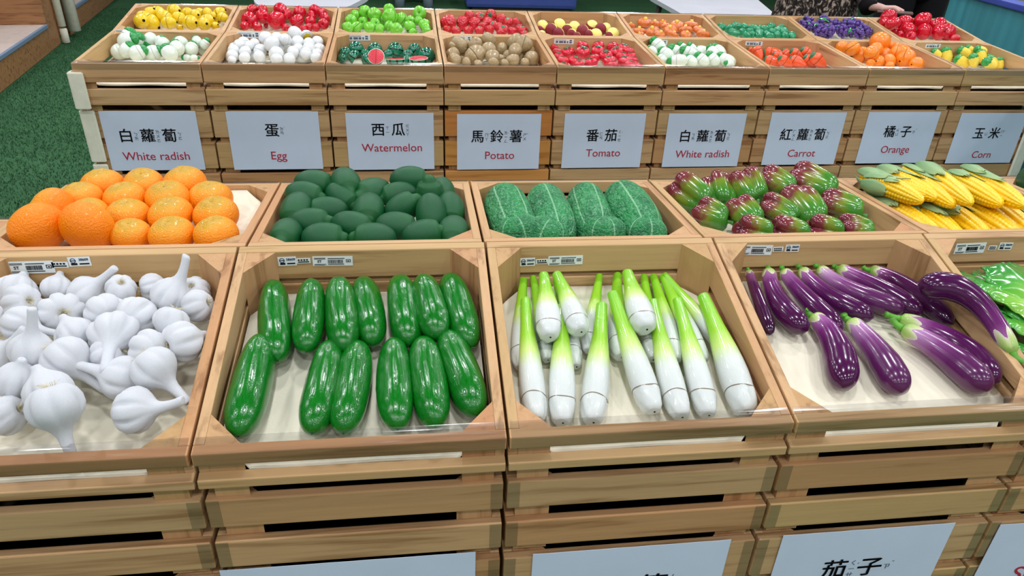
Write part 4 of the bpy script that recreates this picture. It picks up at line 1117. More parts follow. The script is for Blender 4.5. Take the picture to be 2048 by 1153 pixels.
BAMB = [ # back layer on the liner, the three on top, the front row
 (180,168,160,702,108,.018,.018,'lower back row, left end'),(258,160,345,662,92,.018,.018,'lower back row, under the leftmost upper shoot'),(400,190,520,712,100,.018,.018,'lower back row, between two upper shoots'),
 (657,143,590,598,96,.018,.018,'lower back row, left of the wide gap'),(765,140,785,636,120,.018,.018,'lower back row, behind the slanting front shoot'),(935,160,985,668,104,.018,.018,'lower back row, under the rightmost upper shoot'),
 (992,158,1130,676,112,.020,.018,'lower back row, third from the right wall'),(1048,160,1292,680,118,.022,.018,'lower back row, second from the right wall'),(1098,153,1522,636,118,.024,.018,'lower back row, leaning on the right wall'),
 (325,152,360,535,140,.050,.054,'lying on top at the back, leftmost of three'),(405,148,548,502,145,.050,.054,'lying on top at the back, middle of three'),(832,138,945,487,150,.050,.054,'lying on top at the back, rightmost of three'),
 (215,302,285,1035,152,.046,.019,'front row, left end'),(428,346,435,1053,158,.046,.019,'front row, second from the left end'),(678,334,620,1048,162,.046,.019,'front row, just left of the bare liner'),
 (742,264,990,986,160,.050,.019,'front row, just right of the bare liner'),(988,312,1160,1018,152,.046,.019,'front row, third from the right end'),(1136,302,1322,1008,148,.046,.019,'front row, second from the right end'),(1305,286,1570,1000,178,.048,.020,'front row, right end')]
for k, (x0, y0, x1, y1, wd, ha, hb, lb) in enumerate(BAMB):
    (a, b) = s_([(x0, y0), (x1, y1)], 3.0345, 980, 500)
    lay(BK, 'water bamboo', a, b, (ha, hb), 1.10*wd/3.0345/.98, 'green and white water bamboo shoot, %s' % lb, k, random.uniform(-.5, .5))

# eggplants: each built along its own bend
M_EGP = grad('eggplant_skin', [(0, (196, 168, 196)), (.10, (160, 100, 156)), (.24, (112, 42, 108)), (.45, (80, 20, 76)), (1, (66, 14, 62))], .17, .2, .10, 14, .5, .05, 60, False, (1, 1, .3))
M_EGPL = grad('pale_eggplant_skin', [(0, (206, 184, 196)), (.14, (178, 130, 176)), (.34, (124, 60, 120)), (.55, (92, 32, 88)), (1, (80, 24, 74))], .22, .2, .10, 14, .5, .05, 60, False, (1, 1, .3))
M_EGPD = grad('dark_eggplant_skin', [(0, (186, 150, 180)), (.09, (130, 66, 120)), (.22, (78, 22, 70)), (1, (52, 12, 50))], .15, .4, .08, 14, .5, .05, 60, False, (1, 1, .3))
M_CAL = grad('eggplant_calyx', [(0, (120, 176, 58)), (.6, (176, 196, 116)), (1, (214, 204, 188))], .4, .1, .1, 60)
M_EST = plain('eggplant_stem', (92, 160, 50), .45, .4, 0, .15, 60)
# stem, calyx, bend point, blossom end (zoom pixels), radius, heights, skin, words
EGGP = [((146,150),(152,172),(212,350),(278,545),46,.020,.020,M_EGPD,'thin dark purple eggplant against the left wall'),
 ((262,140),(268,165),(330,350),(498,515),72,.022,.024,M_EGP,'purple eggplant in the back row, second from the left wall'),
 ((350,140),(365,170),(500,330),(706,525),66,.022,.024,M_EGP,'purple eggplant in the back row, third from the left wall'),
 ((450,140),(478,165),(650,325),(905,448),66,.024,.024,M_EGP,'purple eggplant in the back row, fourth from the left wall'),
 ((560,140),(590,160),(780,290),(1100,408),64,.026,.026,M_EGPL,'paler purple eggplant in the back row, fifth from the left wall'),
 ((680,145),(706,162),(930,270),(1205,435),66,.024,.024,M_EGP,'dark tipped eggplant in the back row behind the pale one'),
 ((862,145),(915,172),(1120,265),(1405,495),64,.020,.022,M_EGPD,'dark eggplant half hidden below the big topmost one'),
 ((1850,748),(1765,672),(1500,330),(1205,300),86,.052,.070,M_EGP,'large purple eggplant lying on top along the right wall'),
 ((540,428),(572,475),(700,640),(745,900),96,.024,.028,M_EGP,'dark purple eggplant in the front row, stem pointing up, leftmost'),
 ((752,455),(795,505),(960,690),(1100,930),92,.024,.028,M_EGPL,'purple eggplant in the front row, middle, pale at the stem'),
 ((1045,480),(1125,548),(1388,708),(1628,920),95,.030,.030,M_EGPL,'pale purple eggplant lying diagonally in the front row'),
 ((1125,448),(1228,482),(1580,640),(1785,872),84,.026,.026,M_EGP,'purple eggplant behind the pale diagonal one, front right corner')]
for k, (st, ca, md, tp, rp, h0, h1, mt, lb) in enumerate(EGGP):
    t = TR['eggplant']; z_ = 3.0345
    px = [(1440+a/z_, 480+b/z_) for a, b in (st, ca, md, tp)]
    if k == 7: S0, A, Mp, B = [t.M @ floor_hit(t, *q, h) for q, h in zip(px, (.050, .055, .085, .074))]
    else: S0, A, Mp, B = [t.M @ floor_hit(t, *q, h) for q, h in zip(px, (h0+.004, h0, (h0+h1)/2, h1))]
    zc = (Mp-CAM).dot(CF); R0 = rp/z_/FPX*zc
    C_ = Mp*2 - (A+B)/2
    path = bez(A, C_, B, 30); end = (path[-1]-path[-2]).normalized()
    rad = []
    for i in range(31):
        s = i/30; r = R0*(.60+.40*min(1, max(0, (s-.02)/.62))**1.2)
        if s < .05: r *= .80+.20*(s/.05)
        if s > .80: r *= math.sqrt(max(.0, 1-((s-.80)/.2)**2))*.999+.001
        rad.append(max(r, .0006))
    org = path[15].copy(); org.z -= R0
    loc = [p-org for p in path]
    root = empty('eggplant', org); ms = []
    ms.append(link('fruit', tmesh('fruit', loc, rad, 28), root, mt))
    # calyx: petals hugging the shoulder
    V, F, UV = [], [], []; n = 30; m_ = 8
    d0 = (path[1]-path[0]).normalized(); a_ = d0.cross(Vector((0, 0, 1))).normalized(); b_ = d0.cross(a_)
    ln = R0*1.25
    for i in range(m_+1):
        for j in range(n):
            th = 2*math.pi*j/n; petal = .45+.55*abs(math.cos(2.5*th+k))
            s = i/m_; q = s*ln*petal - R0*.30
            f = max(0, q)/((B-A).length*1.05)*30; i0 = min(int(f), 29); fr = f-i0
            c = loc[i0]*(1-fr)+loc[i0+1]*fr; rr = rad[i0]*(1-fr)+rad[i0+1]*fr
            if q < 0: c = loc[0] + d0*q; rr = rad[0]*max(.28, 1+q/(R0*.34))
            rr = rr*1.02 + .0008*(1-s)
            V.append(c + a_*(math.cos(th)*rr) + b_*(math.sin(th)*rr))
    for i in range(m_):
        for j in range(n):
            k2 = (j+1) % n; F.append((i*n+j, (i+1)*n+j, (i+1)*n+k2, i*n+k2)); UV.append(((j/n, i/m_), (j/n, (i+1)/m_), ((j+1)/n, (i+1)/m_), ((j+1)/n, i/m_)))
    ms.append(link('calyx', mesh('calyx', V, F, True, UV), root, M_CAL))
    sp = bez(loc[0]-d0*R0*.2, loc[0]-d0*R0*.7, S0-org, 6)
    ms.append(link('stem', tmesh('stem', sp, [R0*.30, R0*.25, R0*.22, R0*.21, R0*.21, R0*.22, R0*.24], 12), root, M_EST))
    root.rotation_mode = 'QUATERNION'
    if k not in (7,): settle(root, t, True, ms)
    tag(root, lb, 'eggplant', 'eggplants in the eggplant tray')

# tangerines
def tang_mat():
    m, N, L, b = new_mat('tangerine_skin', .32, .35, .12)
    o = uv_y(N, L); v = coords(N, L, 'Object', (1, 1, 1), True); f = noise(N, L, v, 2.2, 3); vo = noise(N, L, v, 15, 2)
    a = N.new('ShaderNodeMath'); a.operation = 'MULTIPLY_ADD'; a.inputs[1].default_value = .28; L.new(f, a.inputs[0]); L.new(o[1], a.inputs[2])
    L.new(ramp(N, L, a.outputs[0], [(.60, lin((253, 136, 6))), (.78, lin((250, 148, 16))), (.93, lin((226, 162, 40))), (1.0, lin((206, 158, 44)))]), b.inputs['Base Color'])
    bump(N, L, b, vo, .30, .09); return m
M_TAN = tang_mat()
def tang_meshes(sd):
    rnd = random.Random(sd); ph = rnd.uniform(0, 6); pr, _ = sphere_prof(.80, .78, 1.0, 22, .86)
    def df(x, y, z, th, t):
        rr = math.hypot(x, y)
        if z > 0: z -= .10*math.exp(-(rr/.10)**2); z += .035*math.exp(-((rr-.25)/.16)**2)*(1+.5*math.sin(5*th+ph))
        k = 1+.015*math.sin(4*th+ph)+.02*math.sin(2*th+ph); return x*k, y*k, z
    return [('fruit', lmesh('fruit', pr, 40, df), [M_TAN]), ('stem_scar', lmesh('stem_scar', [(.68, .06), (.715, .05), (.72, 1e-4)], 10), [plain('stem_scar', (150, 122, 44), .7)])]
TK = Kind('tangerine', [tang_meshes(k) for k in range(3)], 'tangerine', 'tangerines in the tangerine tray')
TANG = [(206,371,42,.0,-.6,.3),(288,370,40),(370,367,40),(163,398,42),(250,399,43),(336,398,44),(421,398,44),(178,432,42),(257,432,43),(342,431,45),(432,431,46),(262,470,40),(344,471,46),(433,470,46),
        (97,420,47,-.8,-.4,.2),(62,457,55,-.7,-.6,-.4),(175,454,54,.1,-.7,-.8)]
_tr = pile(TR['tangerine'], TANG, .84, .78); _tp = rows_of(TANG)
for k, it in sorted(enumerate(TANG), key=lambda q: q[1][1]):
    p, r = _tr[k]
    if len(it) > 3: q = rot_to(view_dir(it[3:6]), 1.0)
    else: q = rot_to((Vector((random.uniform(-.15, .15), random.uniform(-.3, 0), 1))).normalized(), random.uniform(0, 6))
    lb = {14: 'large tangerine at the left, turned so its top faces left', 15: 'largest tangerine at the left front corner of the tangerine tray', 16: 'large tangerine at the front beside the corner one'}.get(k) or \
        'orange tangerine with yellowish top, %s, tangerine tray' % place_words(_tp[k])
    TK.put(p, q, r*1.03, lb, pick=k, tray=TR['tangerine'], steps=4)

# limes
M_LIME = grad('lime_skin', [(0, (10, 76, 40)), (.5, (12, 82, 42)), (1, (22, 92, 40))], .42, 0, .3, 3, .35, .3, 22)
def lime_meshes(sd):
    pr = []
    for i in range(29):
        t = i/28; z = -1.5+3.0*t; u = abs(z)/1.5
        r = math.sqrt(max(0, 1-u**2.1)); 
        if z > 1.05: r = max(r*.7, .20*(1-(z-1.05)/.45*.5)) if z < 1.5 else 1e-4
        if z < -1.25: r = max(r, .16) if z > -1.49 else 1e-4
        pr.append((z*(1.06 if z > 1.2 else 1), max(r, 1e-4)))
    rnd = random.Random(sd); ph = rnd.uniform(0, 6)
    return [('lime', lmesh('lime', pr, 32, lambda x, y, z, th, t: (x*(1+.02*math.sin(3*th+ph)), y*(1+.02*math.sin(2*th+ph)), z)), [M_LIME])]
LK = Kind('lime', [lime_meshes(k) for k in range(2)], 'lime', 'dark green limes in the lime tray')
LIMES = [(620,364,25,1,.12,0),(693,364,28,.4,.7,.8),(746,381,29,-.6,.3,.8),(821,361,25,1,0,0),(903,378,28,0,.8,.8),(609,392,27,1,.3,0),(684.6,397,26,.8,.6,.3),(795.6,392,26,-.9,.3,.2),(860.6,393.5,27,0,-.9,.5),
 (578.6,422,30,0,.7,.7),(654,422.5,27,-1,0,.1),(737.5,422.5,30,.1,.7,.8),(806,417,27,.8,-.5,.1),(862,430,29,.1,.9,.3),(908,421,28,.1,.8,.6),(623,446.5,29,1,-.2,.1),(707,453,29,1,.35,0),(795.6,455,29,1,.2,0),(565,470,29,0,.5,.9),(650,477,30,1,0,0),(746,477,30,-1,0,0),(848.6,470,29,1,-.4,0),(913.5,467,28,0,.6,.8)]
_lr = pile(TR['lime'], [(x, y, r*1.13) for x, y, r, *_ in LIMES], .78); _lp = rows_of(LIMES)
for k, it in sorted(enumerate(LIMES), key=lambda q: q[1][1]):
    p, r = _lr[k]; v = view_dir(it[3:6]); 
    if abs(it[3]) > .8: v = Vector((v.x, v.y, v.z*.4)).normalized()
    LK.put(p, rot_to(v, random.uniform(0, 6)), r, 'dark green lime, %s, %s, lime tray' % ('lying sideways' if abs(it[3]) > .7 else 'end towards the front', place_words(_lp[k])), tray=TR['lime'], steps=4)

# wax gourds
def gourd_mat():
    m, N, L, b = new_mat('wax_gourd_skin', .55, .35)
    o = uv_y(N, L); v = coords(N, L, 'Object', (1, 1, 1.6), True)
    f = noise(N, L, v, 9, 3, .6, .8); f2 = noise(N, L, v, 2.5, 2)
    vo = N.new('ShaderNodeTexVoronoi'); vo.feature = 'DISTANCE_TO_EDGE'; vo.inputs['Scale'].default_value = 12
    vv = N.new('ShaderNodeMixRGB'); vv.inputs[0].default_value = .25; nn = N.new('ShaderNodeTexNoise'); nn.inputs['Scale'].default_value = 7
    L.new(v, nn.inputs['Vector']); L.new(v, vv.inputs[1]); L.new(nn.outputs['Color'], vv.inputs[2]); L.new(vv.outputs[0], vo.inputs['Vector'])
    c = ramp(N, L, f2, [(.35, lin((26, 112, 64))), (.6, lin((36, 142, 76)))])
    c = mixc(N, L, ramp(N, L, vo.outputs[0], [(.0, (.75, .75, .75, 1)), (.07, (0, 0, 0, 1))]), c, lin((132, 186, 146)))
    fr = N.new('ShaderNodeMath'); fr.operation = 'MULTIPLY'; fr.inputs[1].default_value = 6; L.new(o[0], fr.inputs[0])
    fc = N.new('ShaderNodeMath'); fc.operation = 'PINGPONG'; fc.inputs[1].default_value = .5; L.new(fr.outputs[0], fc.inputs[0])
    c = mixc(N, L, ramp(N, L, fc.outputs[0], [(.0, (1, 1, 1, 1)), (.03, (.7, .7, .7, 1)), (.045, (0, 0, 0, 1))]), c, lin((140, 196, 150)))
    L.new(c, b.inputs['Base Color']); bump(N, L, b, f, .55, .05); return m
M_GOU = gourd_mat(); M_GST = plain('gourd_stem', (58, 160, 84), .5, .4, 0, .1, 8)
def gourd_meshes(sd):
    pr = []
    for i in range(33):
        t = i/32; u = abs(2*t-1); pr.append((-.5+t, max(1e-4, .5*(1-u**3.2)**.5)))
    rnd = random.Random(sd); ph = rnd.uniform(0, 6)
    def df(x, y, z, th, t):
        k = 1+.02*math.sin(3*th+ph)+.02*math.sin(6*z+ph) - .02*(1-abs(math.sin(3*th)))**6; e = .05*math.exp(-(math.hypot(x, y)/.14)**2)
        return x*k, y*k, z - (e if z > 0 else -e)
    return [('gourd', lmesh('gourd', pr, 44, df), [M_GOU]), ('stem', lmesh('stem', [(-.44, .09), (-.49, .07), (-.55, .055), (-.56, .06), (-.565, 1e-4)][::-1], 10, lambda x, y, z, th, t: (x+.03*(z+.44), y, z)), [M_GST])]
WK = Kind('wax_gourd', [gourd_meshes(k) for k in range(2)], 'gourd', 'wax gourds in the wax gourd tray')
for k, (a, b, wd, lb) in enumerate((((994,364),(1030,455),77,'back row, left end'),((1073,364),(1108,453),78,'back row, second from the left'),((1155,367),(1184,460),78,'back row, longest, stem end showing'),((1221,364),(1276,447),84,'back row, right end, dark and leaning'))):
    lay(WK, 'wax gourd', a, b, .040, wd*1.16, 'green wax gourd with veined skin, %s' % lb, k, random.uniform(0, 6))

for k, (px, lean, lb) in enumerate(((1024, -.25, 'left end'), (1096, .35, 'second from the left'), (1216, .05, 'third from the left, whitish ribs'), (1298, .10, 'right end'))):
    t = TR['wax gourd']; p = on_y(t.M, px, 437, t.ya + TH + .050); av = p.z - t.floor(p.y); zc = p.z - av*.5
    WK.put(t.M @ Vector((p.x, p.y, zc)), rot_to(Vector((lean, .25, 1)).normalized(), 1.0+k), (.086, .086, av*1.0), 'green wax gourd standing on end, front row, %s' % lb, k, t)

# bell peppers
M_PEP = grad('bell_pepper_skin', [(0, (58, 128, 48)), (.34, (66, 134, 40)), (.50, (120, 140, 40)), (.62, (122, 52, 54)), (.78, (108, 22, 44)), (1, (90, 16, 38))], .2, .35, .34, 2.2, .5)
M_PST = plain('pepper_stem', (74, 146, 52), .35, .5, .2, .1, 4)
def pep_meshes(sd):
    rnd = random.Random(sd); n = 3+sd % 2; ph = rnd.uniform(0, 6)
    ctl = [(-.95, 1e-4), (-.97, .2), (-1.0, .40), (-.9, .66), (-.65, .84), (-.3, .92), (.05, .97), (.4, 1.0), (.7, .95), (.92, .78), (1.02, .56), (.98, .34), (.86, .16), (.80, 1e-4)]
    pr = []
    for a, b in zip(ctl, ctl[1:]): pr += [a, ((a[0]+b[0])/2, (a[1]+b[1])/2)]
    pr.append(ctl[-1])
    def df(x, y, z, th, t):
        c = abs(math.cos(n*th/2+ph)); k = 1 - .40*(1-c)**1.5*(.8+.35*z) + .10*math.sin(th+ph)
        return x*k, y*k*.94, z*(1+.10*math.sin(th+ph*2)) + .12*c*(z > .5)
    return [('fruit', lmesh('fruit', pr, 56, df), [M_PEP]), ('stem', stem_mesh(-1.35, .5, .13, .25), [M_PST])]
PK = Kind('bell_pepper', [pep_meshes(k) for k in range(4)], 'pepper', 'bell peppers in the bell pepper tray')
PEPS = [(1367,376,33,.6,.6,.4),(1431,376,34,.1,.9,.6),(1488,368.5,35,.3,.9,.5),(1550,366.5,35,.9,.5,.2),(1622,364.5,36,.8,.5,.4),(1425,429,31,.8,.4,.3),(1490,428,33,.5,.7,.5),(1558,425,34,.8,.5,.3),(1608.5,417,39,.4,.8,.6),(1682.6,420,35,.9,.3,.3),
        (1511,464,32,1,.2,0),(1581,462,33,1,.2,0),(1651,462,33,1,.2,0),(1712,460,31,1,.2,0)]
_pr = pile(TR['bell pepper'], [(x, y, r*1.13) for x, y, r, *_ in PEPS], .74); _pp = rows_of(PEPS)
for k, it in sorted(enumerate(PEPS), key=lambda q: q[1][1]):
    p, r = _pr[k]; v = view_dir(it[3:6])
    PK.put(p, rot_to(-v, random.uniform(0, 6)), r, 'maroon and green bell pepper, %s, pepper tray' % place_words(_pp[k]) if k != 8 else 'largest maroon and green bell pepper, lobed top facing front', pick=k, tray=TR['bell pepper'], steps=7)

# sweetcorn
M_KER = grad('kernels', [(0, (250, 196, 10)), (1, (250, 206, 20))], .3, .35, .3, 60)
M_HUSK = grad('corn_husk', [(0, (120, 158, 110)), (.5, (138, 172, 122)), (1, (168, 190, 130))], .6, .1, .3, 18, .3, .3, 90, False, (1, 1, .1))
def corn_meshes(sd):
    n_r, n_k = 12, 22; rows, per = n_k*4, n_r*6; pr = []
    for i in range(rows+1):
        t = i/rows; r = math.sqrt(max(.02, 1-(max(0, (t-.30)/.72))**2.6))*(.9+.1*min(1, t*6))
        pr.append((-.5+t*1.0, r*.5 if 0 < i < rows else 1e-4))
    def df(x, y, z, th, t):
        a = abs(math.sin(n_r*th/2)); row = int(n_r*th/(2*math.pi)); b = abs(math.sin(math.pi*(n_k*(z+.5)+.5*(row % 2))))
        k = .84+.16*min(1, a*1.35)*min(1, b*1.5); return x*k, y*k, z
    cob = lmesh('cob', pr, per, df)
    rnd = random.Random(sd); parts = []; hus = []
    for j, (a0, wdt, ln, out) in enumerate(((0.0, 1.5, .78, .0), (2.1, 1.7, .56, .02), (4.2, 1.6, .64, .01), (1.0, 1.1, .50, .03))):
        a0 += rnd.uniform(-.4, .4); V, F, UV = [], [], []; nu, nv = 8, 14
        for side in (0, 1):
            for i in range(nv+1):
                s = i/nv; ww = wdt*(math.sin(math.pi*min(1, .25+s*.75))**.7); z = -.62 + ln*s
                rb = .5*(.45+.55*min(1, max(0, (z+.62)/.2)**.7)) + .045 + out + .10*max(0, s-.7)
                for q in range(nu+1):
                    u = q/nu-.5; fr = (.10*abs(math.sin(q*2.1+sd))*max(0, s-.75)*4 *(1 if i >= nv-1 else .4))
                    a = a0+u*ww; R = rb - side*.018 + .015*math.cos(u*9)
                    V.append((R*math.cos(a), R*math.sin(a), z-fr))
                    UV.append((q/nu, s))
        m = (nv+1)*(nu+1)
        for i in range(nv):
            for q in range(nu):
                f = (i*(nu+1)+q, i*(nu+1)+q+1, (i+1)*(nu+1)+q+1, (i+1)*(nu+1)+q); F.append(f); F.append(tuple(x+m for x in f[::-1]))
        edge = [i for i in range(nu+1)]+[i*(nu+1)+nu for i in range(1, nv+1)]+[nv*(nu+1)+q for q in range(nu-1, -1, -1)]+[i*(nu+1) for i in range(nv-1, 0, -1)]
        for q in range(len(edge)):
            x, y = edge[q], edge[(q+1) % len(edge)]; F.append((y, x, x+m, y+m))
        hus.append(('husk_leaf', mesh('husk_leaf', V, F, True, [tuple(UV[i] for i in f) for f in F]), [M_HUSK]))
    return [('cob', cob, [M_KER])] + hus
NK = Kind('corn_cob', [corn_meshes(k) for k in range(3)], 'corn', 'sweetcorn cobs in the sweetcorn tray')
for k, (a, b, h, wd, lb, sp) in enumerate((((1752,403),(1885,478),.026,50,'lower layer, left end',2.0),((1828,412),(1928,485),.026,50,'lower layer, second from the left',4.0),((1885,416),(1985,486),.026,52,'lower layer, third from the left',0.5),
        ((1928,412),(2048,486),.026,58,'lower layer, mostly wrapped in its husk',1.2),((1988,412),(2092,490),.026,52,'lower layer, right end',3.0),
        ((1722,350),(1831,400),.074,46,'upper layer, behind the leftmost one',3.6),((1672,366),(1786,392),.076,46,'upper layer, leftmost, big husk at its left',2.9),((1770,346),(1874,398),.076,44,'upper layer, third from the left, husk behind',3.4),((1812,347),(1908,411),.076,46,'upper layer, middle, pale husk along its back',3.0),
        ((1848,340),(1942,407),.090,46,'upper layer, highest, almost all bare',0.0),((1908,357),(2003,410),.076,46,'upper layer, second from the right, husk at left',3.1),((1936,348),(2048,412),.088,48,'upper layer, right end',3.3))):
    lay(NK, 'sweetcorn', b, a, h, wd, 'yellow sweetcorn cob, %s' % lb, k, sp)
M_AVO = plain('avocado_skin', (22, 84, 48), .35, .5, .2, .1, 20, .2, 60)
pr = [(-1.3, 1e-4)]+[( -1.3+2.7*i/24, max(1e-4, math.sqrt(max(0, 1-abs((i/24-.45)/.56)**2.2)))) for i in range(1, 24)]+[(1.4, 1e-4)]
AK = Kind('avocado', [[('fruit', lmesh('fruit', pr, 30), [M_AVO]), ('stem', stem_mesh(1.32, .16, .08), [DARKM])]], 'avocado', None)
_ar = pile(TR['avocado'], [(2037, 362, 33)])[0]; AK.put(_ar[0], rot_to(view_dir((1, .35, -.2))), _ar[1], 'smooth dark green avocado at the right edge beside the sweetcorn', tray=TR['avocado'])

# leafy greens
M_LFG = grad('leafy_green', [(0, (226, 234, 216)), (.25, (206, 226, 170)), (.45, (140, 196, 74)), (.7, (70, 160, 50)), (1, (40, 132, 48))], .2, .6, .20, 16, .5, .3, 50)
def leaf_mesh(sd, ln=1.0):
    rnd = random.Random(sd); ph = [rnd.uniform(0, 6) for _ in range(4)]; nu, nv = 16, 36; V, F, UV = [], [], []
    for side in (0, 1):
        for i in range(nv+1):
            s = i/nv; w_ = (.115 - .10*s) if s < .30 else .085+.165*math.sin(math.pi*min(1, (s-.30)/.76))**.8
            if s > .93: w_ *= math.sqrt(max(.02, 1-((s-.93)/.07)**2))
            for q in range(nu+1):
                u = q/nu*2-1; fr = max(0, s-.35)
                cup = (.10*(1-s) + .02)*(1-u*u)
                ruf = .034*math.sin(26*s+ph[0]+2*u)*fr*abs(u)**1.5 + .010*math.sin(41*s+ph[1])*abs(u)**3*(s > .3)
                rib = .016*math.exp(-(u/.16)**2)*(1-s*.6) + .004*math.cos(14*u)*fr
                e = 1 + (.10*math.sin(34*s+ph[2]) + .05*math.sin(53*s+ph[3]))*(s > .4)*abs(u)**2
                V.append((u*w_*e, cup+ruf+rib - .10*s*s - side*.010, s*ln)); UV.append((q/nu, min(1, s+.14*abs(u)*(s > .22))))
    m = (nv+1)*(nu+1)
    for i in range(nv):
        for q in range(nu):
            f = (i*(nu+1)+q, i*(nu+1)+q+1, (i+1)*(nu+1)+q+1, (i+1)*(nu+1)+q); F.append(f); F.append(tuple(x+m for x in f[::-1]))
    edge = [i for i in range(nu+1)]+[i*(nu+1)+nu for i in range(1, nv+1)]+[nv*(nu+1)+q for q in range(nu-1, -1, -1)]+[i*(nu+1) for i in range(nv-1, 0, -1)]
    for q in range(len(edge)):
        x, y = edge[q], edge[(q+1) % len(edge)]; F.append((y, x, x+m, y+m))
    return mesh('leaf', V, F, True, [tuple(UV[i] for i in f) for f in F])
LV = [leaf_mesh(k) for k in range(4)]
def greens(a, b, ha, hb, label, n, sc_):
    t = TR['leafy greens']; A, B = along(t, a, b, ha, hb)          # A leaf tip, B foot
    d = (A-B); ln = d.length; zax = d.normalized(); up = Vector((0, 0, 1)); x = zax.cross(up).normalized(); y = x.cross(zax)
    # leaf local: x width, y thickness (cup opens to +y), z along
    R = Matrix((x, -y if False else y, zax)).transposed()
    if R.determinant() < 0: R = Matrix((-x, y, zax)).transposed()
    root = empty('leafy_green', B, R.to_quaternion()); ms = []
    for k in range(n):
        f = (k-(n-1)/2)/max(1, (n-1)/2); s = ln*(1-.09*abs(f)-.05*(k % 2))
        me = LV[(k+len(label)) % 4].copy()
        me.transform(Matrix.Translation((f*.012, .010*(1-abs(f)) + .003*k, .006*k)) @ Matrix.Rotation(f*.30, 4, 'Y') @ Matrix.Rotation(f*.45, 4, 'Z') @ Matrix.Rotation(-.05*(1-abs(f)), 4, 'X') @ Matrix.Diagonal((s*sc_, s*sc_, s, 1)))
        ms.append(link('leaf', me, root, M_LFG))
    settle(root, t, True, ms)
    tag(root, label, 'vegetable', 'leafy greens at the right edge')
greens((1950,534),(2062,690),.020,.014,'leafy green head with long white stalk along the left wall of its tray',3,1.15)
greens((2014,532),(2118,650),.020,.014,'leafy green head in the back of its tray, right of the one by the wall',3,1.2)
greens((2074,536),(2180,640),.020,.014,'leafy green head at the back right edge of the picture',3,1.2)
greens((1966,594),(2090,742),.034,.016,'leafy green head lying across the front of the one by the wall',3,1.15)
greens((2006,664),(2120,796),.030,.014,'leafy green head nearest the front along the left wall of its tray',3,1.2)
greens((2036,592),(2150,716),.034,.016,'leafy green head in front at the right edge of the picture',3,1.2)

# ---------------------------------------------------------------- end tray at the near stand's left end
def wpt(px, py, s): return CAM + ray(px, py)*s
_e = NEAR.inverted() @ on_z(55, 437, ZF + .179)
TR['end'] = make_tray('end', NEAR, -.400, -.004, _e.y-.337, .1968, _e.y, .1793, .055, .05,
    [(0, .050), (.060, .092)], [(0, .024), (.036, .060)], [(0, .052, 0, .030), (.064, .092, .042, .066)],
    'slatted wooden display tray beyond the tangerines, only its rim corner in view', film_at='back')
liner(TR['end'], 'cream felt liner in the tray left of the tangerines')
for zt, rows, nm in NB:
    base_crate(NEAR, -.400, -.006, _e.y-.330, _e.y-.004, zt, rows, 'slatted wooden base crate left of the tangerine stack, %s one' % nm, feet=.017 if nm == 'bottom' else .020)
M_PEAR = plain('pear_skin', (196, 186, 96), .45, .4, .1, .08, 20)
PRK = Kind('pear', [[('fruit', lmesh('fruit', [(-1, 1e-4), (-.98, .3), (-.8, .68), (-.4, .95), (0, 1.0), (.4, .88), (.8, .6), (1.2, .42), (1.5, .3), (1.6, .12), (1.6, 1e-4)], 28), [M_PEAR]), ('stem', stem_mesh(1.55, .35, .07), [DARKM])]], 'pear', None)
_q = pile(TR['end'], [(-8, 462, 24)])[0]; PRK.put(_q[0], rot_to(view_dir((.9, .1, -.2))), _q[1], 'yellow green pear at the left edge beside the large tangerine', tray=TR['end'])

# ---------------------------------------------------------------- foam guards on the far stand's ends
def guard(M, x, y, z0, z1, sx, label, cat='guard', leg=.030, th=.013, parent=None, rot=0):
    """soft L-shaped strip hugging an upright corner"""
    pr = []; o = .003
    outer = [(-th-o, leg*.8), (-th-o, -.004)]
    for a in range(0, 91, 15): outer.append((-th*.2-o-th*.8*math.cos(math.radians(a)), -th*.2-o-th*.8*math.sin(math.radians(a))))
    outer += [(leg, -th-o), (leg+.004, -o-th*.5), (leg, -o), (-o, -o), (-o, leg*.8)]
    bm = bmesh.new(); b = [bm.verts.new((sx*p, q, 0)) for p, q in outer]; t = [bm.verts.new((sx*p, q, z1-z0)) for p, q in outer]; n = len(outer)
    bm.faces.new(b[::-1]); bm.faces.new(t)
    for i in range(n): bm.faces.new((b[i], b[(i+1) % n], t[(i+1) % n], t[i]))
    bmesh.ops.recalc_face_normals(bm, faces=bm.faces[:]); bmesh.ops.bevel(bm, geom=[e for e in bm.edges if len({v.co.z for v in e.verts}) == 1], offset=.003, segments=2, affect='EDGES')
    me = bpy.data.meshes.new('foam_guard'); bm.to_mesh(me); bm.free()
    ob = link('foam_guard', me, None, FOAM); ob.matrix_world = M @ Matrix.Translation((x, y, z0)) @ Matrix.Rotation(rot, 4, 'Z')
    tag(ob, label, cat, 'foam corner guards'); return ob
guard(FAR, .002, -.018, .012, .132, 1, 'cream foam corner guard on the far stand left end, top piece')
guard(FAR, .002, -.002, -.175, .004, 1, 'cream foam corner guard on the far stand left end, middle piece')
guard(FAR, .002, -.002, -.40, -.183, 1, 'cream foam corner guard on the far stand left end, lowest piece')
guard(FAR, 9*P-.002, -.002, -.36, -.06, -1, 'cream foam corner guard on the far stand right end')

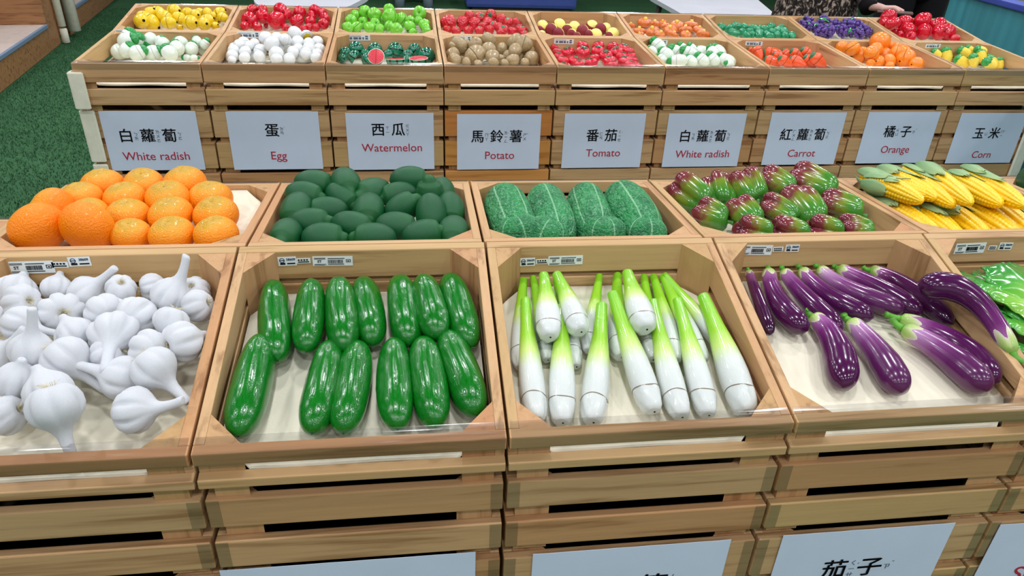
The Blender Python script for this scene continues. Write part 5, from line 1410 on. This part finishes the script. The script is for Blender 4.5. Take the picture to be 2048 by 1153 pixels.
# ---------------------------------------------------------------- wooden bench units at the upper left
BD = Vector((-.183, .983, 0)); BN = Vector((-.983, -.183, 0)); B0 = Vector((-2.676, 4.35, 0))
BM = Matrix((BD.to_4d(), (-BN).to_4d(), (0, 0, 1, 0), (0, 0, 0, 1))).transposed()
for i in range(3): BM[3][i] = 0
BM.translation = B0; BM[3][3] = 1
def bench(s0, s1, e0, e1, label, ends):
    """local x along the front, y positive towards the aisle"""
    r = empty('bench_unit'); r.matrix_world = BM @ Matrix.Translation((s0, 0, 0)); L = s1-s0
    def p(nm, a, m): link(nm, block(*a, nm), r, m)
    p('riser', (0, L, -.03, 0, .004, .185, .002), BW); p('riser_base', (0, L, -.62, -.03, .004, .18, .002), BW)
    p('seat_board', (0, L, -.60, -.012, .185, .203, .002), PALE); p('edging', (0, L, -.013, .010, .178, .206, .004), TRIMB)
    p('back_panel', (0, L, -.66, -.62, .004, 1.5, .002), BW)
    for a, b in ends: p('end_panel', (a-s0, b-s0, -.66, .0, .004, 1.5, .003), BW)
    tag(r, label, 'bench'); return r
bench(-2.7, 1.49, 0, 0, 'wooden bench unit with pale seat and grey edging, nearest at the upper left', [(1.49, 1.79)])
bench(2.62, 6.2, 0, 0, 'second wooden bench unit with grey edging beyond the foam posts', [(2.17, 2.62)])
def post(s, y, r, z0, z1, label):
    pr = [(0, 1e-4), (0, r*.8), (.006, r), (z1-z0-.006, r), (z1-z0, r*.8), (z1-z0, 1e-4)]
    o = link('foam_post', lmesh('foam_post', pr, 20), None, FOAM); o.matrix_world = BM @ Matrix.Translation((s, y, z0)); tag(o, label, 'foam post'); return o
post(1.795, .038, .030, .14, 1.5, 'slim cream foam post on the corner of the nearest bench unit')
post(1.80, .038, .030, .004, .125, 'short cut piece of foam post standing on the turf')
post(2.12, .055, .050, .05, 1.5, 'thicker cream foam post on the corner of the second bench unit')

# ---------------------------------------------------------------- tables and seats beyond the far stand
M_TAB = plain('table_top_grey', (204, 205, 212), .55, .3, 0, .02, 5); M_TEDGE = plain('table_edge', (150, 150, 152), .5); M_TLEG = plain('table_leg', (70, 60, 58), .5)
def slab(name, outline, z, th, label, cat, m, legs):
    P_ = [on_z(px, py, z) for px, py in outline]; c = sum(P_, Vector())/len(P_)
    r = empty(name, (c.x, c.y, 0)); pts = []
    n = len(P_)
    for i in range(n):                                   # rounded corners
        a, b, d = P_[i-1]-c, P_[i]-c, P_[(i+1) % n]-c
        k1, k2 = b.lerp(a, .22), b.lerp(d, .22)
        for j in range(6):
            t = j/5; pts.append(k1*((1-t)**2)+b*(2*t*(1-t))+k2*(t*t))
    bm = bmesh.new(); lo = [bm.verts.new((p.x, p.y, z-th)) for p in pts]; hi = [bm.verts.new((p.x, p.y, z)) for p in pts]
    bm.faces.new(hi); bm.faces.new(lo[::-1]); k = len(pts)
    for i in range(k):
        f = bm.faces.new((lo[i], lo[(i+1) % k], hi[(i+1) % k], hi[i])); f.material_index = 1
    bmesh.ops.recalc_face_normals(bm, faces=bm.faces[:])
    me = bpy.data.meshes.new('top'); bm.to_mesh(me); bm.free(); link('top', me, r, [m, M_TEDGE])
    for p in P_[:legs]:
        q = (p-c)*.72; link('leg', tmesh('leg', [Vector((q.x*1.1, q.y*1.1, 0)), Vector((q.x, q.y, z-th))], [.02, .026], 12), r, M_TLEG)
    tag(r, label, cat); return r
slab('low_table', [(1288, -14), (1368, 30), (1400, 62), (1590, 62), (1500, -14)], .50, .035, 'pale grey low table behind the pumpkins and green peppers', 'table', M_TAB, 4)
slab('low_table', [(500, -30), (512, 14), (690, 17), (738, -8), (735, -30)], .50, .035, 'pale grey low table behind the slit red apples', 'table', M_TAB, 4)
M_BLUE = plain('blue_foam', (62, 80, 150), .75, .3, 0, .05, 6)
r = empty('blue_seat', (1.37, 8.95, 0)); me = block(-.70, .70, -.28, .28, .03, .42, .045, 'cushion'); link('cushion', me, r, M_BLUE)
link('base', block(-.62, .62, -.22, .22, 0, .031, .004, 'base'), r, M_TLEG); tag(r, 'long blue foam seat on the turf behind the strawberries', 'seat')
def stool(px, py, z, rad, m, label):
    c = on_z(px, py, z); r = empty('stool', (c.x, c.y, 0))
    link('seat', lmesh('seat', [(z-.05, 1e-4), (z-.05, rad*.9), (z-.02, rad), (z-.006, rad), (z, rad*.94), (z, 1e-4)], 36), r, m)
    for k in range(4):
        a = .785+k*1.571; link('leg', tmesh('leg', [Vector((rad*.85*math.cos(a), rad*.85*math.sin(a), 0)), Vector((rad*.62*math.cos(a), rad*.62*math.sin(a), z-.04))], [.022, .028], 12), r, m)
    tag(r, label, 'stool'); return r
stool(906, 21, .36, .125, plain('olive_seat', (150, 172, 122), .6), 'low olive green stool behind the gap beside the green apples')
M_PB = plain('pale_blue_plastic', (158, 174, 194), .5, .4, 0, .06, 8)
c = on_z(828, 13, 0); r = empty('plastic_stool', (c.x, c.y, 0))
for sx in (-1, 1):
    for sy in (0, .34): link('leg', tmesh('leg', [Vector((sx*.18, sy, 0)), Vector((sx*.165, sy, .25)), Vector((sx*.14, sy, .44))], [.062, .066, .07], 16), r, M_PB)
link('seat', block(-.24, .24, -.07, .42, .44, .50, .02, 'seat'), r, M_PB); tag(r, 'pale blue plastic stool with thick legs behind the green apples', 'stool')

# ---------------------------------------------------------------- teal partition on the right
def teal_mat():
    m, N, L, b = new_mat('teal_boards', .5, .35)
    v = coords(N, L, 'Object', (1, 1, 1)); s = N.new('ShaderNodeSeparateXYZ'); L.new(v, s.inputs[0])
    a = N.new('ShaderNodeMath'); a.operation = 'PINGPONG'; a.inputs[1].default_value = .05; L.new(s.outputs[0], a.inputs[0])
    f = noise(N, L, coords(N, L, 'Object', (14, 14, 1.2)), 1.0, 3)
    c = ramp(N, L, f, [(.3, lin((52, 128, 140))), (.7, lin((72, 152, 164)))])
    L.new(mixc(N, L, ramp(N, L, a.outputs[0], [(0, (1, 1, 1, 1)), (.05, (0, 0, 0, 1))]), c, lin((72, 152, 164))), b.inputs['Base Color']); return m
_a, _b = on_z(1990, 0, .9), on_z(2048, 15, .9); _d = (_a-_b).normalized(); _n = Vector((-_d.y, _d.x, 0)); _v = ray(1893, 20)
_s = (_b-CAM).dot(_n)/_v.dot(_n); _f = CAM + _v*_s; Lf = (_f-_b).dot(_d)
TM = Matrix((( _d.x, -_d.y, 0, _b.x), (_d.y, _d.x, 0, _b.y), (0, 0, 1, 0), (0, 0, 0, 1)))
o = link('wall_right_partition', block(-1.4, Lf, -.06, 0, .002, .88, .002, 'partition'), None, teal_mat()); o.matrix_world = TM; struct(o)
o = link('trim_1', block(-1.4, Lf, -.075, .015, .881, .91, .006, 'cap'), None, plain('blue_cap', (58, 78, 170), .5)); o.matrix_world = TM; struct(o)

# ---------------------------------------------------------------- people behind the far stand
SKIN = plain('skin', (214, 170, 158), .5, .35, 0, .03, 30); HAIR = plain('dark_hair', (30, 24, 22), .5, .4)
BLACK = plain('black_cloth', (20, 18, 22), .8, .2); SLEEVE = plain('brown_sleeve', (92, 78, 84), .8, .2, 0, .1, 40)
def leopard():
    m, N, L, b = new_mat('leopard_cloth', .8, .2)
    v = coords(N, L, 'Object', (1, 1, .6)); f = noise(N, L, v, 46, 3, .6, 1.2)
    L.new(ramp(N, L, f, [(.44, lin((26, 22, 22))), (.52, lin((60, 52, 46))), (.60, lin((168, 152, 138)))]), b.inputs['Base Color']); return m
LEO = leopard()
def body(joints, edges, name='body'):
    """one continuous skinned surface; joints: name -> (co, radius), first one is the root"""
    names = list(joints); me = bpy.data.meshes.new(name); me.from_pydata([tuple(joints[k][0]) for k in names], [(names.index(a), names.index(b)) for a, b in edges], [])
    o = bpy.data.objects.new(name, me); COL.objects.link(o)
    sk = o.modifiers.new('skin', 'SKIN'); sk.use_smooth_shade = True; sb = o.modifiers.new('sub', 'SUBSURF'); sb.levels = 2; sb.render_levels = 2
    for i, k in enumerate(names):
        d = me.skin_vertices[0].data[i]; d.radius = joints[k][1] if isinstance(joints[k][1], tuple) else (joints[k][1],)*2; d.use_root = i == 0
    dg = bpy.context.evaluated_depsgraph_get(); dg.update()
    out = bpy.data.meshes.new_from_object(o.evaluated_get(dg)); bpy.data.objects.remove(o)
    out.polygons.foreach_set('use_smooth', [True]*len(out.polygons)); out.name = name; return out
def head_extra(root, h, fwd):
    """hair over the skull, eyes, nose and mouth on a head centred at h"""
    side = Vector((-fwd.y, fwd.x, 0)); V, F, _, _ = lathe(sphere_prof(.118, .125, .100, 14)[0], 24)
    Vh = [Vector(v)*1.06 + h + Vector((0, 0, .02)) - fwd*.018 for v in V]
    link('hair', mesh('hair', [tuple(v) for v in Vh], F), root, HAIR)
    for s in (-1, 1):
        c = h + fwd*.088 + side*(s*.033) + Vector((0, 0, .0)); V2, F2, _, _ = lathe(sphere_prof(.011, .011, .012, 8)[0], 12)
        link('eye', mesh('eye', [tuple(Vector(v)+c) for v in V2], F2), root, HAIR)
    c = h + fwd*.092 + Vector((0, 0, -.055)); V2, F2, _, _ = lathe(sphere_prof(.006, .006, .022, 8)[0], 14)
    link('mouth', mesh('mouth', [tuple(Vector(v)+c) for v in V2], F2), root, plain('lips', (170, 96, 96), .5))
def ring_tube(rows, n=32):
    """rows of (centre, rx, ry) stacked into a smooth garment"""
    V, F, UV = [], [], []
    for c, rx, ry in rows:
        for j in range(n):
            a = 2*math.pi*j/n; fold = 1+.03*math.sin(7*a)*(1.3-c[2] > .4)
            V.append((c[0]+rx*fold*math.cos(a), c[1]+ry*fold*math.sin(a), c[2]))
    for i in range(len(rows)-1):
        for j in range(n):
            k = (j+1) % n; F.append((i*n+j, i*n+k, (i+1)*n+k, (i+1)*n+j))
    F += [tuple(range(n))[::-1], tuple(range((len(rows)-1)*n, len(rows)*n))]
    return V, F
# the one in the leopard dress, forearm out with a phone
g = wpt(1630, 22, 3.62); G = Vector((g.x, g.y, 0)); fw = Vector((-.35, -.93, 0)).normalized()
wr = wpt(1737, 13, 3.44) - G; hd = wpt(1756, 17, 3.42) - G; el = wpt(1716, -58, 3.56) - G
ph0, ph1 = wpt(1764, 20, 3.40) - G, wpt(1817, 24, 3.36) - G
pd = (ph1-ph0).normalized(); upv = Vector((0, 0, 1)); sv = pd.cross(upv).normalized()
J = {'pelvis': ((0, 0, .90), (.15, .11)), 'waist': ((0, 0, 1.08), (.12, .09)), 'chest': ((0, 0, 1.27), (.14, .10)), 'neck': ((0, 0, 1.42), .05), 'chin': (tuple(Vector((0, 0, 1.47))+fw*.02), .055), 'head': ((0, 0, 1.56), (.085, .098)), 'crown': ((0, 0, 1.64), .07),
     'nose': (tuple(Vector((0, 0, 1.54))+fw*.098), .012)}
E = [('pelvis', 'waist'), ('waist', 'chest'), ('chest', 'neck'), ('neck', 'chin'), ('chin', 'head'), ('head', 'crown'), ('head', 'nose')]
for s, nm in ((-1, 'l'), (1, 'r')):
    J['hip'+nm] = ((s*.09, 0, .84), .085); J['knee'+nm] = ((s*.09, .01, .47), .055); J['ank'+nm] = ((s*.09, .02, .08), .036); J['toe'+nm] = (tuple(Vector((s*.10, .02, .03))+fw*.15), .03)
    E += [('pelvis', 'hip'+nm), ('hip'+nm, 'knee'+nm), ('knee'+nm, 'ank'+nm), ('ank'+nm, 'toe'+nm)]
J['shl'] = ((-.17, 0, 1.36), .05); J['ell'] = ((-.23, .03, 1.10), .04); J['wrl'] = ((-.10, -.17, 1.13), .027); J['hdl'] = ((-.03, -.20, 1.15), .03)
E += [('chest', 'shl'), ('shl', 'ell'), ('ell', 'wrl'), ('wrl', 'hdl')]
J['shr'] = ((.17, 0, 1.36), .05); J['elr'] = (tuple(el), .038); J['wrr'] = (tuple(wr), .026); J['hdr'] = (tuple(hd), (.034, .022))
E += [('chest', 'shr'), ('shr', 'elr'), ('elr', 'wrr'), ('wrr', 'hdr')]
for i, (l, off) in enumerate(((.075, -.028), (.082, -.010), (.078, .009), (.062, .027))):
    a = hd + pd*.035 + sv*off*.7 + upv*.006; b_ = a + pd*l*.5 + upv*.004; c_ = a + pd*l - upv*.012
    for nm, p, r_c in (('a', a, .0095), ('b', b_, .0088), ('c', c_, .0075)): J['f%d%s' % (i, nm)] = (tuple(p), r_c)
    E += [('hdr', 'f%da' % i), ('f%da' % i, 'f%db' % i), ('f%db' % i, 'f%dc' % i)]
a = hd + sv*-.035 - upv*.004; J['tha'] = (tuple(a), .011); J['thb'] = (tuple(a + pd*.045 + upv*.012), .009); E += [('hdr', 'tha'), ('tha', 'thb')]
r = empty('person', G); link('body', body(J, E), r, SKIN)
link('dress', mesh('dress', *ring_tube([((0, 0, .42), .25, .19), ((0, 0, .5), .25, .19), ((0, 0, .7), .228, .175), ((0, 0, .82), .205, .162), ((0, 0, .95), .185, .15), ((0, 0, 1.08), .15, .115), ((0, 0, 1.2), .165, .12), ((0, 0, 1.32), .175, .115), ((0, 0, 1.40), .12, .08), ((0, 0, 1.42), .07, .06)])), r, LEO)
link('sleeve', tmesh('sleeve', [Vector((.14, 0, 1.37)), Vector((.19, .0, 1.30)), el, el.lerp(wr, .5), wr], [.062, .06, .052, .045, .040], 18), r, SLEEVE)
link('cuff', tmesh('cuff', [wr-(wr-el).normalized()*.02, wr+(wr-el).normalized()*.016], [.042, .040], 18), r, BLACK)
link('sleeve', tmesh('sleeve', [Vector((-.14, 0, 1.37)), Vector((-.19, .0, 1.30)), Vector((-.23, .03, 1.10)), Vector((-.11, -.16, 1.13))], [.062, .06, .052, .042], 18), r, SLEEVE)
head_extra(r, Vector((0, 0, 1.56)), fw)
tag(r, 'person in a black and beige leopard print dress holding a phone', 'person')
pc = (ph0+ph1)/2 + G - upv*.006; R = Matrix((pd, sv, pd.cross(sv))).transposed()
pr_ = empty('phone', pc, R.to_quaternion()); link('case', block(-.078, .078, -.036, .036, -.005, .004, .003, 'case'), pr_, plain('phone_case', (92, 70, 62), .4)); link('screen', block(-.072, .072, -.032, .032, .0045, .0052, 0, 'screen'), pr_, plain('phone_screen', (18, 18, 22), .1))
tag(pr_, 'slim brown phone held over the far end of the stand', 'phone')
# the one in black, standing behind
g = wpt(1821, 15, 4.35); G2 = Vector((g.x, g.y, 0)); xl, xr = (wpt(1783, 12, 4.35)-G2).x, (wpt(1857, 12, 4.35)-G2).x; fw2 = Vector((-.2, -.98, 0)).normalized()
J = {'pelvis': ((0, 0, .93), (.16, .12)), 'waist': ((0, 0, 1.1), (.14, .11)), 'chest': ((0, 0, 1.32), (.17, .12)), 'neck': ((0, 0, 1.48), .055), 'chin': (tuple(Vector((0, 0, 1.54))+fw2*.02), .06), 'head': ((0, 0, 1.63), (.088, .10)), 'crown': ((0, 0, 1.71), .072), 'nose': (tuple(Vector((0, 0, 1.61))+fw2*.10), .012)}
E = [('pelvis', 'waist'), ('waist', 'chest'), ('chest', 'neck'), ('neck', 'chin'), ('chin', 'head'), ('head', 'crown'), ('head', 'nose')]
for s, x_, nm in ((-1, xl, 'l'), (1, xr, 'r')):
    J['hip'+nm] = ((x_*.85, 0, .86), .09); J['knee'+nm] = ((x_, .0, .48), .058); J['ank'+nm] = ((x_*1.02, .02, .09), .04); J['toe'+nm] = (tuple(Vector((x_*1.05, .02, .035))+fw2*.17), .033)
    J['sh'+nm] = ((s*.19, 0, 1.41), .055); J['el'+nm] = ((s*.24, .03, 1.12), .042); J['wr'+nm] = ((s*.19, -.16, 1.06), .03); J['hd'+nm] = ((s*.13, -.22, 1.06), .034)
    E += [('pelvis', 'hip'+nm), ('hip'+nm, 'knee'+nm), ('knee'+nm, 'ank'+nm), ('ank'+nm, 'toe'+nm), ('chest', 'sh'+nm), ('sh'+nm, 'el'+nm), ('el'+nm, 'wr'+nm), ('wr'+nm, 'hd'+nm)]
r = empty('person', G2); link('body', body(J, E), r, SKIN)
tv, tf = [], []
for x_ in (xl, xr): tv.append(tube([Vector((x_*.8, 0, .92)), Vector((x_*.92, 0, .80)), Vector((x_, 0, .48)), Vector((x_*1.02, .02, .10))], [.115, .112, .088, .072], 20)[:2])
tv.append(ring_tube([((0, 0, .80), .10, .10), ((0, 0, .86), .20, .14), ((0, 0, 1.0), .19, .145), ((0, 0, 1.06), .17, .13)]))
link('trousers', mesh('trousers', *cat_mesh(tv)), r, BLACK)
link('shirt', mesh('shirt', *ring_tube([((0, 0, 1.0), .20, .155), ((0, 0, 1.15), .175, .14), ((0, 0, 1.34), .205, .145), ((0, 0, 1.44), .17, .11), ((0, 0, 1.49), .07, .065)])), r, BLACK)
head_extra(r, Vector((0, 0, 1.63)), fw2)
tag(r, 'person in black trousers standing behind the whole red apples', 'person')

# ---------------------------------------------------------------- short turf pile in the open aisle
rng = np.random.default_rng(3); nb = 150000
x = rng.uniform(-3.3, -.2, nb); y = rng.uniform(.8, 8.2, nb)
front = (x - B0.x)*BN.x + (y - B0.y)*BN.y                          # keep out from under the benches
table = (np.abs(x + .9) < .75) & (y > 4.6)
stand = (x > -1.09) & (y > 1.77) & (y < 2.52)
near = (x > -1.06) & (y < .72)
ok = (front < -.012) & ~stand & ~near & ~table; x, y = x[ok], y[ok]; nb = len(x)
th = rng.uniform(0, 6.283, nb); h = rng.uniform(.008, .018, nb); w_ = rng.uniform(.0015, .0030, nb); ln = rng.uniform(-.008, .008, (2, nb))
co = np.empty((nb, 3, 3), dtype=np.float32)
co[:, 0] = np.stack([x - w_*np.cos(th), y - w_*np.sin(th), np.full(nb, .0005)], 1)
co[:, 1] = np.stack([x + w_*np.cos(th), y + w_*np.sin(th), np.full(nb, .0005)], 1)
co[:, 2] = np.stack([x + ln[0], y + ln[1], h], 1)
me = bpy.data.meshes.new('turf_pile'); me.vertices.add(nb*3); me.vertices.foreach_set('co', co.ravel())
me.loops.add(nb*3); me.loops.foreach_set('vertex_index', np.arange(nb*3, dtype=np.int32)); me.polygons.add(nb)
me.polygons.foreach_set('loop_start', np.arange(0, nb*3, 3, dtype=np.int32)); me.polygons.foreach_set('loop_total', np.full(nb, 3, dtype=np.int32)); me.update(calc_edges=True)
o = link('turf_pile', me, None, TURF); tag(o, 'short green artificial turf pile in the aisle at the left', 'turf', None, 'stuff')
